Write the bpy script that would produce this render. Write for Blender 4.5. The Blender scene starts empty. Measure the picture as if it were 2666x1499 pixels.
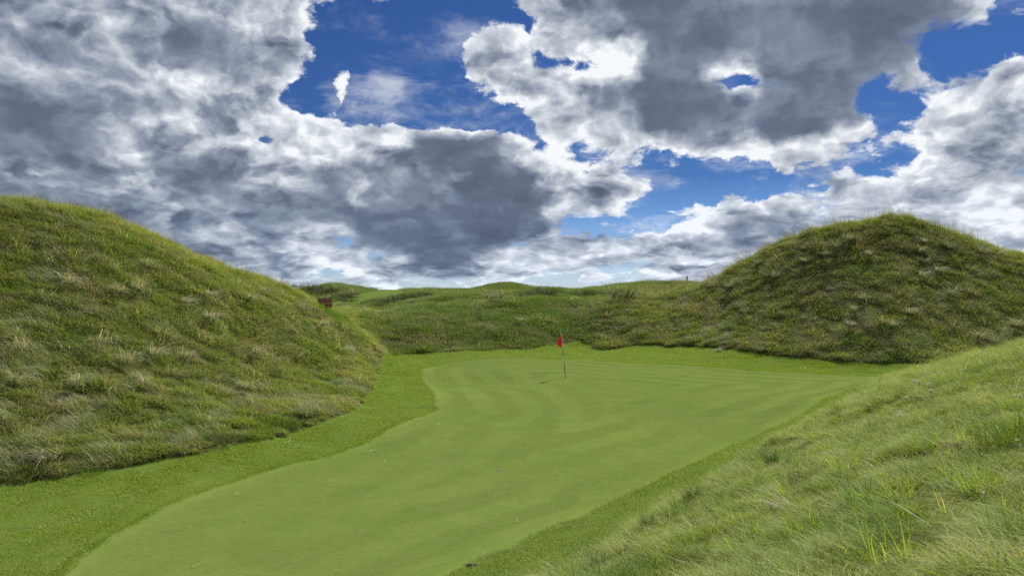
import bpy, math, random
import numpy as np
from mathutils import Vector, Matrix

random.seed(7)
RNG = np.random.default_rng(11)
C = bpy.context.scene.collection
scene = bpy.context.scene

# ------------------------------------------------------------------ camera
EYE = 4.40            # metres above the putting surface
FPX = 1925.0          # focal length of the photograph in its own pixels
HORIZON, UC, VC = 754.0, 1333.0, 749.5
cam_data = bpy.data.cameras.new('camera')
cam_data.sensor_width = 36.0
cam_data.lens = 36.0 * FPX / 2666.0
cam_data.clip_start, cam_data.clip_end = 0.1, 30000.0
cam = bpy.data.objects.new('camera', cam_data)
C.objects.link(cam)
cam.location = (0, 0, EYE)
cam.rotation_euler = (math.radians(90) + math.atan((HORIZON - VC) / FPX), 0, 0)
scene.camera = cam

# ------------------------------------------------------------------ sun, sky, exposure
SUN_AZ, SUN_EL = 32.0, 46.0       # degrees right of the view direction, above the horizon
SUN_POWER, SUN_ANGLE = 3.2, 5.0
SKY_STRENGTH = 0.05
EXPOSURE = 0.9
CLOUD_GAIN = 1.0 / 2 ** EXPOSURE  # cloud radiance is written for the exposed picture
scene.view_settings.view_transform = 'Standard'
scene.view_settings.look = 'None'
scene.view_settings.exposure = EXPOSURE
scene.view_settings.gamma = 1.0
scene.view_settings.use_curve_mapping = False
scene.cycles.max_bounces = 5
scene.cycles.diffuse_bounces = 3
scene.cycles.glossy_bounces = 2
scene.cycles.transmission_bounces = 4
scene.cycles.transparent_max_bounces = 6
scene.cycles.use_denoising = False

a, e = math.radians(SUN_AZ), math.radians(SUN_EL)
SUN_DIR = Vector((math.sin(a) * math.cos(e), math.cos(a) * math.cos(e), math.sin(e)))
sun_data = bpy.data.lights.new('sun', 'SUN')
sun_data.energy = SUN_POWER
sun_data.angle = math.radians(SUN_ANGLE)
sun_data.color = (1.0, 0.95, 0.86)
sun = bpy.data.objects.new('sun', sun_data)
C.objects.link(sun)
sun.rotation_euler = (-SUN_DIR).to_track_quat('-Z', 'Y').to_euler()
sun.location = SUN_DIR * 300


class Nodes:
    """Short-hand for building a node tree."""
    def __init__(self, tree):
        self.t = tree
        self.n = tree.nodes
        self.l = tree.links

    def put(self, sock, v):
        if isinstance(v, bpy.types.NodeSocket):
            self.l.new(v, sock)
        elif v is not None:
            sock.default_value = v

    def new(self, kind, **kw):
        nd = self.n.new(kind)
        for k, v in kw.items():
            setattr(nd, k, v)
        return nd

    def m(self, op, a_, b_=None, c_=None, clamp=False):
        nd = self.new('ShaderNodeMath', operation=op, use_clamp=clamp)
        for s, v in zip(nd.inputs, (a_, b_, c_)):
            self.put(s, v)
        return nd.outputs[0]

    def v(self, op, a_, b_=None, scale=None):
        nd = self.new('ShaderNodeVectorMath', operation=op)
        self.put(nd.inputs[0], a_)
        if b_ is not None:
            self.put(nd.inputs[1], b_)
        if scale is not None:
            self.put(nd.inputs['Scale'], scale)
        return nd.outputs['Value'] if op in ('DOT_PRODUCT', 'LENGTH', 'DISTANCE') else nd.outputs[0]

    def xyz(self, x, y, z):
        nd = self.new('ShaderNodeCombineXYZ')
        for s, v in zip(nd.inputs, (x, y, z)):
            self.put(s, v)
        return nd.outputs[0]

    def sep(self, vec):
        nd = self.new('ShaderNodeSeparateXYZ')
        self.put(nd.inputs[0], vec)
        return nd.outputs

    def noise(self, vec, scale, detail=4.0, rough=0.5, dist=0.0, dims='3D', lac=2.0):
        nd = self.new('ShaderNodeTexNoise', noise_dimensions=dims)
        self.put(nd.inputs['Vector'], vec)
        self.put(nd.inputs['Scale'], scale)
        nd.inputs['Detail'].default_value = detail
        nd.inputs['Roughness'].default_value = rough
        nd.inputs['Lacunarity'].default_value = lac
        nd.inputs['Distortion'].default_value = dist
        return nd.outputs

    def remap(self, v, a0, a1, b0=0.0, b1=1.0, kind='LINEAR'):
        nd = self.new('ShaderNodeMapRange', interpolation_type=kind)
        self.put(nd.inputs[0], v)
        for s, q in zip(nd.inputs[1:5], (a0, a1, b0, b1)):
            self.put(s, q)
        return nd.outputs[0]

    def mix(self, f, a_, b_, kind='RGBA', blend='MIX'):
        nd = self.new('ShaderNodeMix', data_type=kind, clamp_factor=True)
        if kind == 'RGBA':
            nd.blend_type = blend
            ia, ib, o = 6, 7, 2
        elif kind == 'VECTOR':
            ia, ib, o = 4, 5, 1
        else:
            ia, ib, o = 2, 3, 0
        self.put(nd.inputs[0], f)
        self.put(nd.inputs[ia], a_)
        self.put(nd.inputs[ib], b_)
        return nd.outputs[o]

    def ramp(self, fac, stops, kind='LINEAR'):
        nd = self.new('ShaderNodeValToRGB')
        cr = nd.color_ramp
        cr.interpolation = kind
        els = cr.elements
        els[0].position = stops[0][0]
        els[1].position = stops[-1][0]
        els[0].color = (*stops[0][1][:3], 1.0)
        els[1].color = (*stops[-1][1][:3], 1.0)
        for p, col in stops[1:-1]:
            els.new(p).color = (*col[:3], 1.0)
        self.put(nd.inputs[0], fac)
        return nd.outputs[0]


def lin(r, g, b):
    f = lambda c: c / 255 / 12.92 if c <= 10 else ((c / 255 + 0.055) / 1.055) ** 2.4
    return (f(r), f(g), f(b))


# How the clouds stand over the course: thickness of cover (0 open blue .. 9 solid) and brightness
# (0 dark base .. 9 sunlit white), one row per 1.4 degrees of height from the top, one column per 2.1
# degrees of bearing from left to right.
COVER = """
99999999996787739999999999999998
99999999991213689999999999999977
99999999991006899999999999999435
99999999992003897778999999999479
99999999995003999999999889998899
99999999994000499999999999947899
99999999998744127999999999958999
99999999899999998999999999999999
99999999999999999767999998879999
99999999999999999999569699867999
99999999999999999999813469999999
99999999999999999999899999999999
99999999999999999966689999999999
99999999998999999989999999999999
99999999999889999988999999999999
99999999998899899888899999999999
99999999987777877777888888888888
"""
BRIGHT = """
56665567767665788433333332222357
66578437687567878633532233322356
52575223489878897458322333222456
55646433587777656888722642234577
35636754678889877864332788224667
24554765687777788753432432246986
11356666889998798544422432179986
11266767888888879876323642399965
11245656886642248866687876878657
54445324664345327888786688888787
43466314653434244877799888899887
33334544433343222367689999878878
33344344333333322478999865688888
33344465476332225878778557888888
34444545477633467777766578888888
44444444476777678889888778888888
77777777777777788777777777777777
"""


# Finer shapes laid over that chart, in the same bearings: (kind, value, half width, outline)
# kinds: 'c' cover and 'b' brightness; half width 0 fills the outline, otherwise it is a stroke.
CLOUD_SHAPES = [
    ('c', 0.0, 0, [(800, 8), (826, 60), (820, 100), (856, 140), (850, 180), (826, 236), (770, 240), (765, 272), (850, 284), (985, 306), (1055, 316), (1085, 298), (1150, 298), (1250, 318), (1340, 322), (1348, 300), (1240, 284), (1210, 240), (1152, 190), (1130, 150), (1108, 112), (1180, 92), (1212, 60), (1265, 28), (1280, 0), (1250, 10), (1220, 58), (1130, 62), (1050, 46), (950, 40), (870, 26)]),
    ('c', 0.60, 0, [(880, 10), (960, 20), (990, 60), (1060, 30), (1160, 55), (1240, 40), (1250, 0), (880, 0)]),
    ('c', 1.0, 36, [(880, 206), (890, 222), (902, 246)]),
    ('b', 1.0, 0, [(862, 188), (912, 188), (922, 260), (890, 262), (856, 228)]),
    ('c', 0.35, 9, [(660, 352), (684, 360)]),
    ('c', 0.42, 8, [(1400, 168), (1435, 182), (1470, 176)]), ('c', 0.0, 7, [(1500, 176), (1545, 172)]),
    ('c', 0.1, 10, [(1352, 66), (1362, 78)]),
    ('c', 0.15, 8, [(1862, 208), (1905, 203), (1958, 196)]),
    ('c', 0.05, 0, [(2270, 198), (2312, 204), (2330, 268), (2362, 298), (2302, 318), (2242, 286), (2236, 258)]),
    ('c', 0.05, 0, [(2690, 62), (2588, 98), (2528, 120), (2470, 132), (2412, 156), (2440, 190), (2470, 176), (2518, 142), (2588, 128), (2690, 104)]),
    ('c', 0.1, 14, [(2612, 30), (2640, 38)]), ('c', 0.1, 10, [(2540, 82), (2560, 100)]),
    ('c', 0.3, 6, [(1480, 418), (1560, 420)]), ('c', 0.26, 0, [(1570, 410), (1680, 412), (1796, 424), (1832, 436), (1915, 418), (1940, 434), (1915, 460), (1968, 476), (2114, 450), (2172, 434), (2168, 454), (2088, 476), (1996, 505), (1872, 514), (1796, 512), (1732, 518), (1678, 566), (1656, 598), (1452, 602), (1458, 572), (1512, 560), (1634, 554), (1656, 528), (1712, 506), (1760, 490), (1752, 464), (1708, 458), (1704, 442), (1676, 426), (1570, 424)]),
    ('c', 0.9, 10, [(1724, 446), (1746, 450)]), ('c', 0.9, 5, [(1784, 494), (1800, 490)]), ('c', 0.9, 8, [(1880, 508), (1935, 494)]),
    ('c', 0.85, 6, [(1556, 568), (1580, 568)]),
    ('c', 0.05, 0, [(2240, 416), (2302, 398), (2366, 362), (2388, 398), (2356, 425), (2302, 436)]),
    ('c', 0.7, 8, [(2300, 420), (2350, 400)]),
    ('c', 0.45, 0, [(850, 620), (930, 608), (912, 640), (862, 634)]),
    ('c', 0.5, 6, [(975, 672), (1030, 676)]), ('c', 0.25, 7, [(810, 722), (870, 724)]), ('c', 0.3, 7, [(1050, 738), (1110, 740), (1160, 736)]),
    ('c', 0.25, 6, [(1418, 716), (1500, 712)]), ('c', 0.25, 6, [(1700, 588), (1770, 586)]), ('c', 0.3, 6, [(1560, 726), (1640, 722)]),
    ('c', 0.35, 12, [(1350, 318), (1390, 340), (1416, 366)]),
    ('c', 0.1, 9, [(1338, 292), (1352, 300)]),
    # the long dark cumulus over the far ridge and its lit rim
    ('b', 0.20, 0, [(1100, 350), (1180, 352), (1282, 346), (1314, 388), (1340, 440), (1372, 432), (1398, 462), (1408, 500), (1398, 548), (1366, 586), (1333, 614), (1290, 632), (1186, 690), (1104, 700), (1050, 656), (926, 636), (916, 566), (836, 486), (862, 432), (1022, 390)]),
    ('b', 0.36, 0, [(860, 440), (980, 420), (1060, 440), (1030, 520), (940, 560), (880, 500)]),
    ('b', 0.98, 17, [(1056, 316), (1072, 320), (1142, 304), (1212, 320), (1288, 326), (1333, 346), (1366, 368), (1394, 400), (1416, 442), (1452, 476), (1474, 512), (1456, 544)]),
    ('b', 0.80, 8, [(925, 468), (940, 500), (928, 515)]), ('b', 0.72, 8, [(1150, 490), (1176, 455)]), ('b', 0.6, 8, [(1060, 440), (1100, 432)]),
    ('b', 0.92, 16, [(800, 20), (816, 60), (810, 100), (844, 140), (838, 180), (815, 225), (770, 230)]),
    ('b', 0.90, 26, [(770, 306), (880, 312), (985, 330), (1060, 330)]), ('b', 0.86, 22, [(690, 370), (780, 380), (900, 390), (1010, 372)]),
    ('b', 0.92, 0, [(1180, 95), (1275, 40), (1340, 30), (1370, 90), (1330, 120), (1200, 140)]),
    ('b', 0.62, 0, [(1190, 150), (1300, 140), (1330, 190), (1290, 230), (1200, 220)]),
    ('b', 0.98, 14, [(1146, 166), (1170, 210), (1235, 270), (1340, 278)]), ('b', 0.98, 16, [(1440, 200), (1520, 186), (1640, 178)]),
    ('b', 1.0, 20, [(1604, 116), (1652, 118)]),
    ('b', 0.18, 0, [(1634, 32), (1678, 160), (1656, 258), (1678, 356), (1790, 346), (1818, 258), (1840, 215), (1828, 134), (1942, 124), (1974, 160), (1958, 270), (1996, 372), (2103, 372), (2172, 302), (2222, 242), (2275, 183), (2383, 140), (2464, 102), (2518, 32), (2464, 0), (1634, 0)]),
    ('b', 0.66, 0, [(1848, 150), (1940, 140), (1962, 170), (1880, 190)]), ('b', 1.0, 14, [(1880, 222), (1960, 216)]),
    ('b', 0.85, 9, [(1850, 190), (1960, 176)]),
    ('b', 1.0, 0, [(2190, 330), (2230, 300), (2300, 330), (2372, 322), (2400, 250), (2466, 240), (2440, 330), (2380, 360), (2260, 380), (2160, 372)]),
    ('b', 0.95, 18, [(1690, 384), (1850, 410), (1990, 400), (2110, 400), (2180, 360)]),
    ('b', 0.93, 14, [(1480, 440), (1560, 436), (1660, 436), (1700, 470)]), ('b', 0.45, 0, [(1520, 490), (1600, 488), (1640, 506), (1560, 530), (1500, 520)]),
    ('b', 0.92, 12, [(1690, 540), (1800, 526), (1990, 524), (2060, 490), (2150, 460), (2280, 440), (2400, 420)]),
    ('b', 0.46, 0, [(2140, 468), (2200, 450), (2280, 446), (2240, 480), (2100, 500)]),
    ('b', 0.45, 0, [(1800, 600), (1900, 560), (2150, 545), (2100, 590), (1900, 660), (1850, 670)]),
    ('b', 0.88, 8, [(1500, 615), (1700, 598), (1860, 610)]), ('b', 0.88, 7, [(1480, 660), (1700, 650)]), ('b', 0.5, 8, [(1480, 640), (1640, 632), (1800, 632)]),
    ('b', 0.5, 8, [(1560, 690), (1800, 684)]), ('b', 0.88, 6, [(1640, 710), (1800, 704), (1900, 700)]),
    ('b', 0.45, 0, [(2440, 440), (2560, 330), (2660, 270), (2666, 340), (2560, 400), (2470, 420)]),
    # the tall heap on the left
    ('b', 0.30, 0, [(440, 70), (520, 62), (560, 130), (540, 176), (490, 176), (450, 130)]),
    ('b', 0.34, 0, [(100, 70), (180, 72), (200, 120), (160, 150), (90, 110)]),
    ('b', 0.88, 0, [(280, 70), (370, 48), (380, 80), (340, 100), (300, 106)]), ('b', 0.80, 14, [(420, 190), (470, 250), (440, 300)]),
    ('b', 0.78, 12, [(60, 60), (130, 45), (180, 60)]), ('b', 0.80, 10, [(28, 148), (58, 158)]), ('b', 0.72, 14, [(130, 170), (200, 180)]),
    ('b', 0.85, 13, [(300, 370), (345, 382), (370, 340)]), ('b', 0.80, 16, [(640, 350), (660, 400), (680, 430)]),
    ('b', 0.24, 0, [(450, 420), (560, 400), (620, 440), (610, 510), (520, 520), (440, 470)]),
    ('b', 0.20, 0, [(0, 260), (140, 250), (250, 330), (240, 400), (100, 420), (0, 420)]),
    ('b', 0.74, 14, [(10, 460), (60, 470), (110, 450)]), ('b', 0.70, 13, [(300, 470), (350, 476), (380, 460)]),
    ('b', 0.62, 9, [(400, 556), (470, 545), (540, 540)]), ('b', 0.80, 13, [(600, 596), (622, 620), (610, 642)]),
    ('b', 0.86, 13, [(775, 612), (795, 645), (860, 660), (920, 690)]), ('b', 0.86, 10, [(830, 708), (900, 712)]), ('b', 0.85, 13, [(1040, 690), (1080, 716)]),
    ('b', 0.86, 16, [(1290, 700), (1390, 690)]),
]


def cloud_chart(tab, kind, nu, nv, v_top, v_bot):
    """Rasterise the coarse chart and the shapes over it; returns a sampler in degrees-like chart units."""
    S = 6.0
    w, h = int(2760 / S), int(800 / S)
    X, Y = np.meshgrid((np.arange(w) + .5) * S - 40, (np.arange(h) + .5) * S - 20)
    cx = np.clip(X / 83.3 - .5, 0, 30.999); cy = np.clip(Y / 46.0 - .5, 0, 15.999)
    i, j = cx.astype(int), cy.astype(int); fx, fy = cx - i, cy - j
    T = np.array(tab)
    g = (T[j, i] * (1 - fx) + T[j, i + 1] * fx) * (1 - fy) + (T[j + 1, i] * (1 - fx) + T[j + 1, i + 1] * fx) * fy
    for kd, val, hw, pts in CLOUD_SHAPES:
        if kd != kind:
            continue
        P = np.array(pts, float)
        m = np.zeros_like(g)
        if hw:
            D = np.full_like(g, 1e9)
            for p, q in zip(P[:-1], P[1:]):
                dd = q - p; L = (dd ** 2).sum()
                tt = np.clip(((X - p[0]) * dd[0] + (Y - p[1]) * dd[1]) / L, 0, 1)
                D = np.minimum(D, np.hypot(X - p[0] - tt * dd[0], Y - p[1] - tt * dd[1]))
            hw = hw * 1.45 if kd == 'b' else hw
            m = np.clip((hw + 8 - D) / 12, 0, 1)
        else:
            ins = np.zeros(g.shape, bool)
            for p, q in zip(P, np.roll(P, -1, 0)):
                c = (p[1] > Y) != (q[1] > Y)
                with np.errstate(all='ignore'):
                    c &= X < (q[0] - p[0]) * (Y - p[1]) / (q[1] - p[1]) + p[0]
                ins ^= c
            m = ins.astype(float)
            for _ in range(2):
                mp = np.pad(m, 1, mode='edge')
                m = (mp[:-2, 1:-1] + mp[2:, 1:-1] + mp[1:-1, :-2] + mp[1:-1, 2:] + 2 * m) / 6
        g = g * (1 - m) + val * m

    for _ in range(14 if kind == 'c' else 1):
        gp = np.pad(g, 1, mode='edge')
        g = (gp[:-2, 1:-1] + gp[2:, 1:-1] + gp[1:-1, :-2] + gp[1:-1, 2:] + 2 * g) / 6

    def look(u, v):
        a_ = min(max((u + 40) / S - .5, 0), w - 1.001); b_ = min(max((v + 20) / S - .5, 0), h - 1.001)
        i_, j_ = int(a_), int(b_)
        return float(g[j_:j_ + 2, i_:i_ + 2].mean())
    return look


def build_sky():
    world = bpy.data.worlds.new('World')
    scene.world = world
    world.use_nodes = True
    N = Nodes(world.node_tree)
    N.n.clear()
    out = N.new('ShaderNodeOutputWorld')
    sky = N.new('ShaderNodeTexSky', sky_type='NISHITA')
    sky.sun_disc = False
    sky.sun_elevation = math.radians(SUN_EL)
    sky.sun_rotation = math.radians(SUN_AZ)
    sky.altitude = 10
    sky.air_density, sky.dust_density, sky.ozone_density = 1.0, 0.1, 3.0
    air = N.new('ShaderNodeBackground')
    air.inputs[1].default_value = SKY_STRENGTH

    geo = N.new('ShaderNodeTexCoord')
    d = geo.outputs['Generated']
    x, y, z = N.sep(d)
    r = N.m('SQRT', N.m('ADD', N.m('MULTIPLY', x, x), N.m('MULTIPLY', y, y)))
    t = N.m('DIVIDE', z, N.m('MAXIMUM', r, 0.02))                 # slope above the horizon
    clear = N.mix(N.remap(t, 0.0, 0.15, kind='LINEAR'), (0.60, 0.78, 1.22, 1), (0.19, 0.32, 0.58, 1))
    N.put(air.inputs[0], N.mix(1.0, sky.outputs[0], clear, blend='MULTIPLY'))
    az = N.m('ARCTAN2', x, y)                                       # bearing, 0 straight ahead
    # cloud-layer coordinates: features flatten towards the horizon as a real layer's do
    k = N.m('DIVIDE', 1.0, N.m('ADD', N.m('MAXIMUM', z, 0.0), 0.28))
    P = N.xyz(N.m('MULTIPLY', x, k), N.m('MULTIPLY', y, k), N.m('MULTIPLY', z, 1.2))
    warp = N.noise(P, 3.2, 3, 0.55)[1]
    warp = N.v('SUBTRACT', warp, (0.5, 0.5, 0.5))
    P2 = N.v('ADD', P, N.v('SCALE', warp, scale=0.16))
    big = N.noise(N.v('ADD', d, N.v('SCALE', warp, scale=0.10)), 5.0, 6, 0.55)[0]
    # billows: inverted fractal cells give the cauliflower edge
    zq = N.m('ADD', N.m('MULTIPLY', z, 1.25), N.m('MULTIPLY', N.m('SUBTRACT', 1.0, N.m('EXPONENT', N.m('MULTIPLY', N.m('MAXIMUM', t, 0.0), -16.0))), 0.16))
    q = N.xyz(x, y, zq)
    qw = N.v('ADD', q, N.v('SCALE', warp, scale=0.07))
    small = N.v('SUBTRACT', N.noise(q, 24.0, 4, 0.6)[1], (0.5, 0.5, 0.5))
    qw = N.v('ADD', qw, N.v('SCALE', small, scale=0.030))

    def billow(vec, detail, scale=13.0):
        nd = N.new('ShaderNodeTexVoronoi', feature='F1', voronoi_dimensions='3D', normalize=True)
        N.put(nd.inputs['Vector'], vec)
        nd.inputs['Scale'].default_value = scale
        nd.inputs['Detail'].default_value = detail
        nd.inputs['Roughness'].default_value = 0.55
        nd.inputs['Lacunarity'].default_value = 2.3
        return N.m('SUBTRACT', 1.0, N.m('MULTIPLY', nd.outputs['Distance'], 2.6))
    fine = billow(qw, 4)
    sun_off = Vector(SUN_DIR) * 0.012 + Vector((0, 0, 0.012))
    fine2 = billow(N.v('ADD', qw, tuple(sun_off)), 2)
    relief = N.m('SUBTRACT', fine, fine2)
    qb = N.v('ADD', q, N.v('SCALE', warp, scale=0.12))
    heap = N.m('SUBTRACT', billow(qb, 2, 5.0), billow(N.v('ADD', qb, tuple(sun_off * 2.2)), 1, 5.0))
    wisp = N.m('SUBTRACT', N.noise(qw, 16.0, 8, 0.62, 0.2)[0], 0.5)

    wv = N.sep(warp)
    sv = N.sep(small)
    f2 = N.m('SUBTRACT', fine, 0.5)
    azw = N.m('ADD', az, N.m('ADD', N.m('MULTIPLY', wv[0], 0.05), N.m('MULTIPLY', sv[0], 0.035)))
    tw = N.m('ADD', t, N.m('ADD', N.m('MULTIPLY', wv[1], 0.03), N.m('MULTIPLY', sv[1], 0.03)))
    A0, A1 = -math.radians(36), math.radians(36)
    fac = N.remap(azw, A0, A1)

    tabs = [cloud_chart([[int(c) / 9 for c in row] for row in tab.split()], kd, 64, 27, 0, 760)
            for tab, kd in ((COVER, 'c'), (BRIGHT, 'b'))]
    rows, DT = 27, 0.0151
    left = N.m('MULTIPLY', fac, 2.0)
    right = N.m('SUBTRACT', left, 1.0)
    half = N.m('GREATER_THAN', fac, 0.5)
    prev = None
    for k_ in range(rows):
        tt = DT * k_
        pair = []
        for side, f_ in ((0, left), (1, right)):
            stops = []
            for s in range(32):
                ang = A0 + (A1 - A0) * 0.5 * (side + s / 31)
                u = UC + FPX * math.tan(ang); v = HORIZON - FPX * tt / math.cos(ang)
                stops.append((s / 31, (tabs[0](u, v), tabs[1](u, v), 0)))
            pair.append(N.ramp(f_, stops, 'LINEAR'))
        c = N.mix(half, pair[0], pair[1])
        prev = c if prev is None else N.mix(N.remap(tw, tt - DT, tt), prev, c)
    sp = N.new('ShaderNodeSeparateColor')
    N.put(sp.inputs[0], prev)
    # beyond the charted part of the sky: unseen broken cloud laid out by noise, brightened to fill shaded slopes
    gen_c = N.remap(big, 0.36, 0.56)
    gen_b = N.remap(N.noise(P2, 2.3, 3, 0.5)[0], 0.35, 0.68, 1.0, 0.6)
    edge = N.m('MULTIPLY', N.remap(N.m('ABSOLUTE', az), math.radians(34), math.radians(44), 1, 0, 'SMOOTHSTEP'),
               N.remap(t, 0.40, 0.50, 1, 0, 'SMOOTHSTEP'))
    cover = N.mix(edge, gen_c, sp.outputs[0], 'FLOAT')
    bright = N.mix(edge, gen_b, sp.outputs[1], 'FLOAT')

    dens = N.m('ADD', N.m('MULTIPLY', f2, 0.70), N.m('MULTIPLY', wisp, 0.80))
    dens = N.m('ADD', N.m('MULTIPLY', dens, 2.3), N.m('SUBTRACT', N.m('MULTIPLY', cover, 2.1), 1.22))
    dens = N.m('ADD', dens, N.remap(cover, 0.75, 1.0, 0.0, 0.50))
    dull = N.remap(bright, 0.35, 0.85, 1.0, 0.0)                    # shaded edges are veils, sunlit ones crisp
    alpha = N.remap(dens, N.m('MULTIPLY_ADD', dull, -0.30, -0.16), N.m('MULTIPLY_ADD', dull, 0.06, 0.34), kind='SMOOTHSTEP')
    veil = N.m('MULTIPLY', N.remap(N.noise(P2, 4.5, 6, 0.62, 0.3)[0], 0.46, 0.80, kind='SMOOTHSTEP'), N.remap(t, 0.1, 0.4, 0.75, 0.42))
    alpha = N.m('MAXIMUM', alpha, veil)
    thin = N.remap(dens, 0.1, 0.9, 1.0, 0.0)                      # thin rims let the sun through
    soft = N.remap(bright, 0.15, 0.62, 0.28, 1.20)                   # deep bases are smooth, sunlit heads crisp
    lum = N.m('ADD', N.m('MULTIPLY_ADD', bright, 0.78, 0.115), N.m('MULTIPLY', thin, N.m('MULTIPLY_ADD', bright, 0.22, 0.03)))
    rel = N.m('ADD', N.m('MULTIPLY', relief, 0.80), N.m('MULTIPLY', wisp, 0.24))
    lum = N.m('ADD', lum, N.m('ADD', N.m('MULTIPLY', rel, soft), N.m('MULTIPLY', heap, 0.30)))
    lum = N.m('ADD', lum, N.m('MULTIPLY', N.m('SUBTRACT', big, 0.5), -0.26))
    lum = N.m('SUBTRACT', lum, 0.06)
    col = N.ramp(lum, [(0.0, lin(86, 96, 115)), (0.22, lin(103, 114, 134)), (0.45, lin(141, 152, 170)),
                       (0.66, lin(183, 190, 201)), (0.86, lin(217, 223, 231)), (1.0, lin(247, 250, 253))])
    low = N.remap(t, 0.0, 0.16, 0.35, 0.0)
    col = N.mix(low, col, N.mix(1.0, col, (0.86, 0.98, 1.16, 1), blend='MULTIPLY'))
    cl = N.new('ShaderNodeBackground')
    N.put(cl.inputs[0], col)
    cl.inputs[1].default_value = CLOUD_GAIN
    mx = N.new('ShaderNodeMixShader')
    N.put(mx.inputs[0], alpha)
    N.l.new(air.outputs[0], mx.inputs[1])
    N.l.new(cl.outputs[0], mx.inputs[2])
    N.l.new(mx.outputs[0], out.inputs[0])
    world.cycles.sampling_method = 'MANUAL'
    world.cycles.sample_map_resolution = 512


build_sky()

# ------------------------------------------------------------------ lie of the land
_perm = np.random.default_rng(5).permutation(256)
_perm = np.concatenate([_perm, _perm, _perm])
_gr = np.array([(math.cos(q), math.sin(q)) for q in np.linspace(0, 2 * math.pi, 16, endpoint=False)])


def perlin(x, y, seed=0):
    x = np.asarray(x, float) + seed * 17.31
    y = np.asarray(y, float) + seed * 9.77
    xi, yi = np.floor(x).astype(int), np.floor(y).astype(int)
    xf, yf = x - xi, y - yi
    u, v = xf ** 3 * (xf * (xf * 6 - 15) + 10), yf ** 3 * (yf * (yf * 6 - 15) + 10)

    def g(i, j):
        h = _gr[_perm[_perm[(xi + i) & 255] + ((yi + j) & 255)] & 15]
        return h[..., 0] * (xf - i) + h[..., 1] * (yf - j)
    return ((g(0, 0) * (1 - u) + g(1, 0) * u) * (1 - v) + (g(0, 1) * (1 - u) + g(1, 1) * u) * v) * 1.4


def fbm(x, y, octv=4, seed=0, gain=0.5):
    s, a_, f = 0, 1.0, 1.0
    for k in range(octv):
        s = s + a_ * perlin(x * f, y * f, seed + k)
        a_ *= gain
        f *= 2.03
    return s


def at(u, v, Y):
    """World point seen at photograph pixel (u, v) when it stands Y metres ahead."""
    return ((u - UC) / FPX * Y, Y, EYE - (v - HORIZON) / FPX * Y)


def on_plane(u, v, z=0.0):
    Y = (EYE - z) * FPX / (v - HORIZON)
    return ((u - UC) / FPX * Y, Y)


SPOT = []
for u, v, z in [
    # putting surface
    (1472, 982, 0), (1300, 1224, 0), (900, 1350, 0), (600, 1450, 0), (1100, 1480, 0), (1250, 1050, 0), (1700, 1050, 0), (2000, 1020, 0),
    (2200, 985, .03), (2330, 984, .05), (1540, 942, .03), (1200, 945, 0), (1090, 960, 0), (1110, 1050, 0), (900, 1180, 0), (560, 1270, 0), (300, 1400, 0),
    (1800, 1190, 0), (2050, 1080, 0), (1550, 1330, 0), (1240, 1460, 0), (1850, 980, .02), (1000, 1650, 0), (400, 1650, 0), (1850, 1060, 0), (1500, 1150, 0),
    # fringe on the left, foot of the left mound
    (0, 1400, .03), (0, 1320, .10), (250, 1300, .08), (0, 1255, .30), (200, 1235, .30), (400, 1200, .30), (650, 1150, .30), (830, 1100, .30), (900, 1075, .32),
    (960, 1020, .32), (990, 960, .32), (1005, 930, .30), (520, 1230, .08), (800, 1150, .06), (1000, 1070, .08), (1050, 1000, .10), (1045, 950, .06),
    # right-hand fringe and foot of the bank
    (1440, 1499, .36), (1600, 1395, .34), (1780, 1290, .34), (1920, 1205, .34), (2050, 1130, .36), (2160, 1075, .40), (2290, 1005, .50), (1330, 1480, .12), (1700, 1300, .12),
    (2000, 1140, .12)]:
    x, y = on_plane(u, v, z)
    SPOT.append((x, y, z))
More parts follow.
